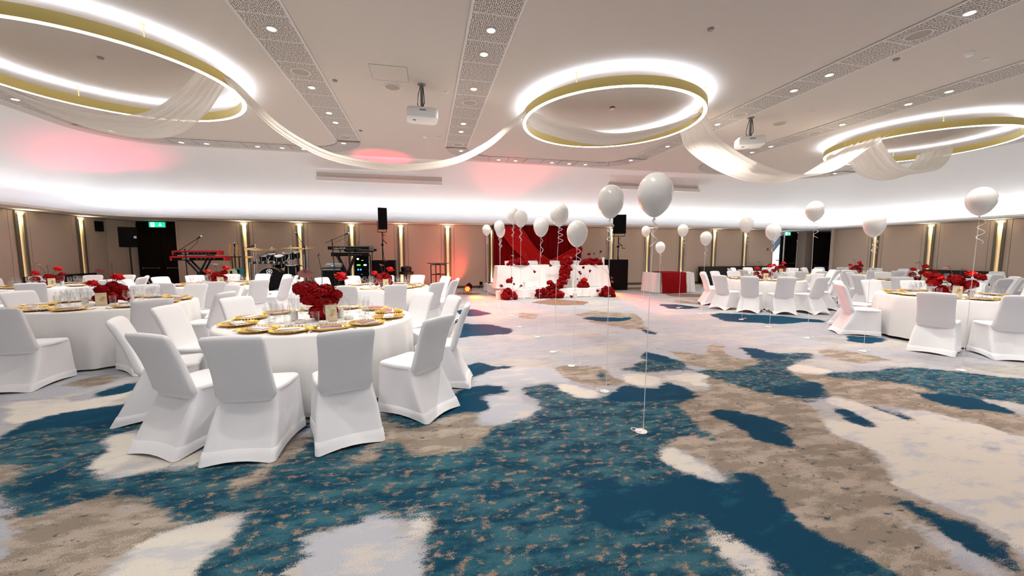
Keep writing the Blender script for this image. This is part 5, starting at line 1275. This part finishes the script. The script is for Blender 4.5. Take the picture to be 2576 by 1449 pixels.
# ------------------------------------------------------------------ head table on its platform
def pleat(P, z0, z1, flare, seed, n=10, amp=.02, nf=60):
    """cloth hanging from polygon P (list of xy, closed)"""
    r = random.Random(seed); pts = []
    for (a, b_) in zip(P, P[1:] + P[:1]):
        L = hypot(b_[0] - a[0], b_[1] - a[1]); k = max(2, int(L / .045))
        pts += [(lerp(a[0], b_[0], i / k), lerp(a[1], b_[1], i / k)) for i in range(k)]
    cx = sum(p[0] for p in pts) / len(pts); cy = sum(p[1] for p in pts) / len(pts); R = []; N_ = len(pts); ph = [r.uniform(0, 6) for _ in range(4)]
    nrm = []
    for i in range(N_):
        a, b_ = pts[i - 2], pts[(i + 2) % N_]; dx, dy = b_[0] - a[0], b_[1] - a[1]; l = hypot(dx, dy) or 1; nx, ny = dy / l, -dx / l
        if nx * (pts[i][0] - cx) + ny * (pts[i][1] - cy) < 0: nx, ny = -nx, -ny
        nrm.append((nx, ny))
    for k in range(9):
        t = k / 8; row = []
        for i, (x, y) in enumerate(pts):
            s_ = i / N_ * 2 * pi; f = amp * t ** .7 * (sin(nf * s_ + ph[0] + 2 * sin(5 * s_)) + .6 * sin(nf * .43 * s_ + ph[1]))
            d = flare * t ** 1.3 + f + amp * t; row.append((x + nrm[i][0] * d, y + nrm[i][1] * d, lerp(z1, z0, t)))
        R.append(row)
    top = [[(cx + (x - cx) * .98, cy + (y - cy) * .98, z1 + .004) for x, y in pts]]
    mb = MB(); mb.rings(top + R, True, False); return mb
stg = [(2.35, 15.5), (2.50, 13.4), (3.02, 12.42), (6.15, 12.32), (6.68, 12.9), (6.8, 15.5)]
pt = thing('platform', 'low platform under the head table, hidden by white cloth', 'stage', (0, 0, 0)); MB().rings([[(x, y, z) for x, y in [(4.6 + (a - 4.6) * .95, 13.9 + (b2 - 13.9) * .95) for a, b2 in stg][::-1]] for z in (.0, .27)]).build('deck', 'riser', pt)
mb = pleat(stg, .012, .285, .03, 4, amp=.018, nf=40); tag(mb.build('platform_skirt', 'cloth', None, True, 50), 'white cloth covering the low platform under the head table', 'cloth')
ht = thing('head_table', 'long head table standing on the platform', 'table', (4.5, 13.35, .29)); MB().box((0, 0, .745), (4.0, .7, .03)).build('tabletop', 'darkwood', ht)
for sx in (-1.8, 1.8):
    for sy in (-.28, .28): MB().rod((sx, sy, 0), (sx, sy, .73), .018, 8).build('leg', 'blackm', ht)
tab = [(2.46, 13.72), (2.44, 12.98), (6.56, 12.94), (6.56, 13.7)]
mb = pleat(tab, .30, 1.065, .10, 9, amp=.016, nf=46); tag(mb.build('head_tablecloth', 'cloth', None, True, 50), 'white gathered cloth falling over the head table', 'tablecloth')
for i, px in enumerate((1283, 1341, 1397, 1451, 1495)):
    q = aty(px, 660, 14.3); CH[0].put((q[0], 14.05, .29), pi + .02 * i, 'white covered chair behind the head table, %s from the left' % ORD[i], 'chairs behind the head table')
HZ = 1.072
def heap(label, cx, cy, z0, w, d, h, n, seed, stems=(), rmin=.06, rmax=.09, name='flower_arrangement'):
    r = random.Random(seed); t = thing(name, label, 'flowers', (cx, cy, z0), 0, 'crimson flowers around the head table')
    for i in range(n):
        a = r.uniform(0, 2 * pi); u = sqrt(r.random()); x, y = u * cos(a) * w / 2, u * sin(a) * d / 2
        z = max(rmin * .8, h * sqrt(max(.05, 1 - u * u)) * r.uniform(.45, 1)); bloom(t, (x, y, z), r.uniform(rmin, rmax), i)
    for s in stems: stemmed(t, *s)
    return t
q0, q1 = aty(1278, 660, 13.1)[0], aty(1329, 660, 13.1)[0]
heap('crimson flower heap on the left end of the head table', (q0 + q1) / 2, 13.12, HZ, q1 - q0, .4, .26, 40, 1, [((-.3, -.1, .05), (-.33, -.42, -.36), .07, 'cala'), ((.3, -.12, .05), (.48, -.3, -.16), .07, 'cala'), ((-.1, 0, .2), (-.2, 0, .38), .06, 'pinkspec', (1.2, 0, 0)), ((.2, 0, .2), (.24, 0, .42), .06, 'pinkspec', (1.2, 0, 1))])
q0, q1 = aty(1463, 660, 13.1)[0], aty(1513, 660, 13.1)[0]
heap('crimson flower heap on the right end of the head table', (q0 + q1) / 2, 13.12, HZ, q1 - q0, .4, .24, 40, 2, [((.2, -.12, .05), (.62, -.34, -.42), .07, 'cala'), ((-.3, -.1, .05), (-.42, -.3, -.04), .07, 'cala'), ((.2, 0, .2), (.34, 0, .44), .07, 'cala'), ((-.1, 0, .2), (-.1, 0, .40), .06, 'bud'), ((.05, 0, .2), (.1, 0, .45), .05, 'darkred', (1.2, 0, 0))])
q = aty(1278, 740, 12.25)[0]; heap('round crimson flower heap on the floor at the left of the platform', q, 12.15, 0, .50, .4, .34, 44, 3, [((0, 0, .3), (.02, 0, .60), .11, 'bud'), ((-.1, 0, .2), (-.26, -.02, .5), .09, 'darkred', (1.3, 0, .3)), ((.1, 0, .3), (.17, 0, .54), .07, 'darkred', (1.3, 0, 2)), ((.15, 0, .2), (.36, -.05, .40), .07, 'cala')])
q = aty(1523, 735, 12.25)[0]; heap('round crimson flower heap on the floor at the right of the platform', q, 12.12, 0, .46, .4, .34, 40, 4, [((-.1, 0, .2), (-.3, -.02, .22), .07, 'cala'), ((.1, .1, .3), (.22, .1, .56), .08, 'pinkspec', (1.2, 0, .4))])
q = aty(1464, 718, 12.75)[0]; heap('small crimson flower heap on the platform right of the cascade', q, 12.66, .30, .36, .26, .22, 26, 5, [((-.1, 0, .15), (-.13, 0, .48), .08, 'cala'), ((.1, 0, .15), (.24, 0, .52), .08, 'cala'), ((-.15, 0, .1), (-.22, 0, .32), .05, 'pinkspec', (1.2, 0, .4)), ((.02, 0, .2), (.05, 0, .26), .09, 'bright', (.3, 0, 0))])
cas = thing('flower_cascade', 'thick crimson flower cascade tumbling over the front of the head table', 'flowers', (5.0, 13.0, 0)); rc = random.Random(12)
path_ = [(1430, 648, 13.2, .05), (1429, 656, 13.0, .14), (1427, 665, 12.88, .18), (1424, 674, 12.78, .17), (1421, 683, 12.76, .14), (1419, 692, 12.72, .14), (1418, 701, 12.68, .13), (1412, 710, 12.6, .14), (1404, 718, 12.5, .15), (1395, 725, 12.4, .17), (1385, 731, 12.28, .20), (1373, 736, 12.22, .22), (1362, 741, 12.2, .17), (1395, 740, 12.15, .16), (1406, 743, 12.12, .1)]
for i, (px, py, Y, rr_) in enumerate(path_):
    x, z = aty(px, py, Y)
    for k in range(13):
        r_ = rc.uniform(.06, .09); zz = max(z + rc.uniform(-rr_, rr_) * .8, r_ * .75)
        bloom(cas, (x - 5 + rc.uniform(-rr_, rr_), Y - 13 + rc.uniform(-.07, .03), zz), r_, k)
for p_, q_, k_ in (((1385, 668), (1393, 672), 'cala'),): pass
def cst(a, b_, Y, r, kind, rot=(0, 0, 0)):
    x, z = aty(*a, Y); x2, z2 = aty(*b_, Y); stemmed(cas, (x - 5, Y - 13, z), (x2 - 5, Y - 13 - .05, z2), r, kind, rot)
cst((1420, 672), (1388, 668), 12.82, .07, 'cala'); cst((1440, 672), (1456, 685), 12.82, .07, 'cala'); cst((1400, 725), (1382, 711), 12.3, .11, 'bud'); cst((1410, 733), (1432, 743), 12.15, .07, 'cala'); cst((1430, 650), (1434, 645), 13.1, .08, 'pinkspec', (1.2, 0, 0)); cst((1420, 705), (1424, 703), 12.6, .08, 'pinkspec', (1.3, 0, 0)); cst((1400, 722), (1398, 722), 12.3, .07, 'pinkspec', (1.3, 0, 0))
pc = {}
for i, (px, py, Y, r, h, l) in enumerate([(1253, 744, 12.4, .08, .26, 'tall white cylinder left of the floor flower heap'), (1398, 727, 12.7, .05, .24, ''), (1319, 727, 12.6, .05, .24, 'tall white pillar candle on the platform left of the cascade'), (1345, 727, 12.6, .06, .1, 'short wide white pillar candle on the platform left of the cascade'), (1338, 749, 12.1, .05, .24, 'white pillar candle on the floor before the platform'), (1314, 750, 12.1, .075, .07, 'low white bowl candle on the floor before the platform'), (1441, 725, 12.75, .055, .26, 'tall white pillar candle on the platform right of the cascade'), (1489, 746, 12.1, .075, .07, 'low white bowl candle on the floor at right before the platform'), (1445, 745, 12.15, .07, .16, 'white candle on the floor right of the cascade'), (1517, 667, 13.1, .05, .28, 'tall white pillar at the right end of the head table')]):
    if not l: continue
    x = aty(px, py, Y)[0]; z = .002 if Y < 12.45 else (.296 if Y < 13 else HZ)
    t = thing('pillar_candle', l, 'candle', (x, Y - (.05 if z < .1 else 0), z), 0, 'white candles around the head table')
    MB().lathe([(r, 0), (r, h), (r * .85, h + .005), (r * .7, h - .004), (.001, h - .004)], n=20, cap1=False).build('wax', 'candle', t, True, 40); MB().rod((0, 0, h - .01), (0, 0, h + .02), .0025, 5).build('wick', 'black', t)
for i, px in enumerate((1349, 1356, 1384, 1391, 1467)):
    x = aty(px, 660, 13.25)[0]; put('high' if i % 2 else 'wine', 'highball_glass' if i % 2 else 'wine_glass', 'glass', '%s glass on the head table, %s from the left' % ('straight cut' if i % 2 else 'stemmed', ORD[i]), 'glasses on the head table', x, 13.25, HZ)
for i, px in enumerate((1355, 1362, 1369, 1375, 1388)):
    x = aty(px, 665, 13.1)[0]; TL.put((x, 13.05, HZ), 0, 'low white tealight on the head table, %s from the left' % ORD[i], 'tealights on the head table')
# curtain
ct_ = thing('backdrop_curtain', 'pleated crimson velvet backdrop curtain with crossed swags behind the head table', 'curtain', (4.78, 15.9, 0))
mb = MB(); rows = []; nC = 260
for k in range(9):
    t_ = k / 8; z = 2.66 - 2.64 * t_
    rows.append([(-1.97 + 3.94 * i / nC, .06 * sin(i * .9 + .8 * sin(i * .11)) * (.6 + .4 * t_) + .02 * sin(i * .37), z) for i in range(nC + 1)])
mb.grid(rows).build('pleated_panel', 'curtain', ct_, True, 0)
MB().rod((-2.0, .0, 2.67), (2.0, 0, 2.67), .02, 8).rod((-1.99, .05, 0), (-1.99, .05, 2.67), .02, 8).rod((1.99, .05, 0), (1.99, .05, 2.67), .02, 8).build('frame', 'blackm', ct_)
def swag(a, b_, sag, w0, w1, pl):
    rows = []; n = 36; cen = []
    for i in range(n + 1):
        t_ = i / n; cen.append((lerp(a[0], b_[0], t_), lerp(a[1], b_[1], t_) - sag * 4 * t_ * (1 - t_)))
    for i in range(n + 1):
        t_ = i / n; p, q = cen[max(0, i - 1)], cen[min(n, i + 1)]; dx, dz = q[0] - p[0], q[1] - p[1]; l = hypot(dx, dz); nx, nz = -dz / l, dx / l
        if i < 8: k = i / 8; nx, nz = lerp(1, nx, k), lerp(0, nz, k)
        w = lerp(w0, w1, t_ ** .8); row = []
        for j in range(pl * 6 + 1):
            u = j / (pl * 6) - .5; row.append((max(-1.95, min(1.95, cen[i][0] + nx * u * w)), -.17 - .045 * sin(2 * pi * pl * u) * (1 - .4 * t_), min(2.66, cen[i][1] + nz * u * w)))
        rows.append(row)
    MB().grid(rows).build('swag', 'swagred', ct_, True, 0)
swag((-1.35, 2.64), (.55, .98), .30, 1.05, .40, 9); swag((1.93, 1.75), (.2, .95), .06, .45, .3, 5)

# side table with red runner
q = [(8.42, 13.62), (8.50, 12.80), (10.05, 12.72), (10.38, 13.45)]
sd = thing('side_table', 'cloth covered side table right of the aisle', 'table', (9.35, 13.2, 0)); MB().box((0, 0, .74), (1.6, .65, .03)).build('tabletop', 'darkwood', sd)
for sx in (-.7, .7):
    for sy in (-.25, .25): MB().rod((sx, sy, 0), (sx, sy, .73), .018, 8).build('leg', 'blackm', sd)
mb = pleat(q, .015, .765, .03, 21, amp=.022, nf=34); tag(mb.build('side_tablecloth', 'cloth', None, True, 50), 'white gathered cloth on the side table right of the aisle', 'tablecloth')
mb = MB(); rows = []
xa, xb = aty(1663, 700, 12.7)[0], aty(1725, 700, 12.7)[0]
for y, z in ((13.7, .79), (13.2, .795), (12.74, .792), (12.68, .775), (12.66, .5), (12.62, .25), (12.60, .015)):
    rows.append([(lerp(xa, xb, i / 60), y - (.012 * sin(i * .9) * (.78 - z) * 2 if z < .78 else 0), z) for i in range(61)])
mb.grid(rows); tag(mb.build('table_runner', 'redcloth', None, True, 0), 'wide deep red runner hanging over the front of the side table', 'runner')

# black leather benches along the walls
def bench(label, x0, x1, y, rz=0, back=.86):
    L = x1 - x0; t = thing('bench_sofa', label, 'sofa', ((x0 + x1) / 2, y, 0), rz, 'black benches along the walls')
    MB().box((0, -.3, .24), (L, .62, .36)).build('seat', 'sofa', t); MB().box((0, .02, back / 2 + .03), (L, .16, back - .06), rx=-.06).build('backrest', 'sofa', t)
    for s in (-1, 1):
        MB().box((s * (L / 2 - .12), -.3, .03), (.06, .4, .06)).build('foot', 'blackm', t)
bench('long black leather bench along the back wall behind table 9', aty(1760, 690, 16.2)[0], 17.3, 16.2)
bench('black leather bench against the left wall', -1.1, 1.1, 0, pi / 2); bpy.context.view_layer.update()
o = [o for o in COL.objects if o.get('label') == 'black leather bench against the left wall'][0]; o.location = (-10.68, 14.3, 0)
bench('black leather bench against the right wall', -1., 1., 0, -pi / 2)
o = [o for o in COL.objects if o.get('label') == 'black leather bench against the right wall'][0]; o.location = (19.6, 10.35, 0)
t = thing('lobby_bench', 'dark navy bench in the lobby beyond the right opening', 'sofa', (21.9, 16.6, 0)); MB().box((0, 0, .4), (1.8, .6, .8)).build('seat', 'navy', t); MB().box((0, .28, .6), (1.8, .1, .6)).build('backrest', 'navy', t)
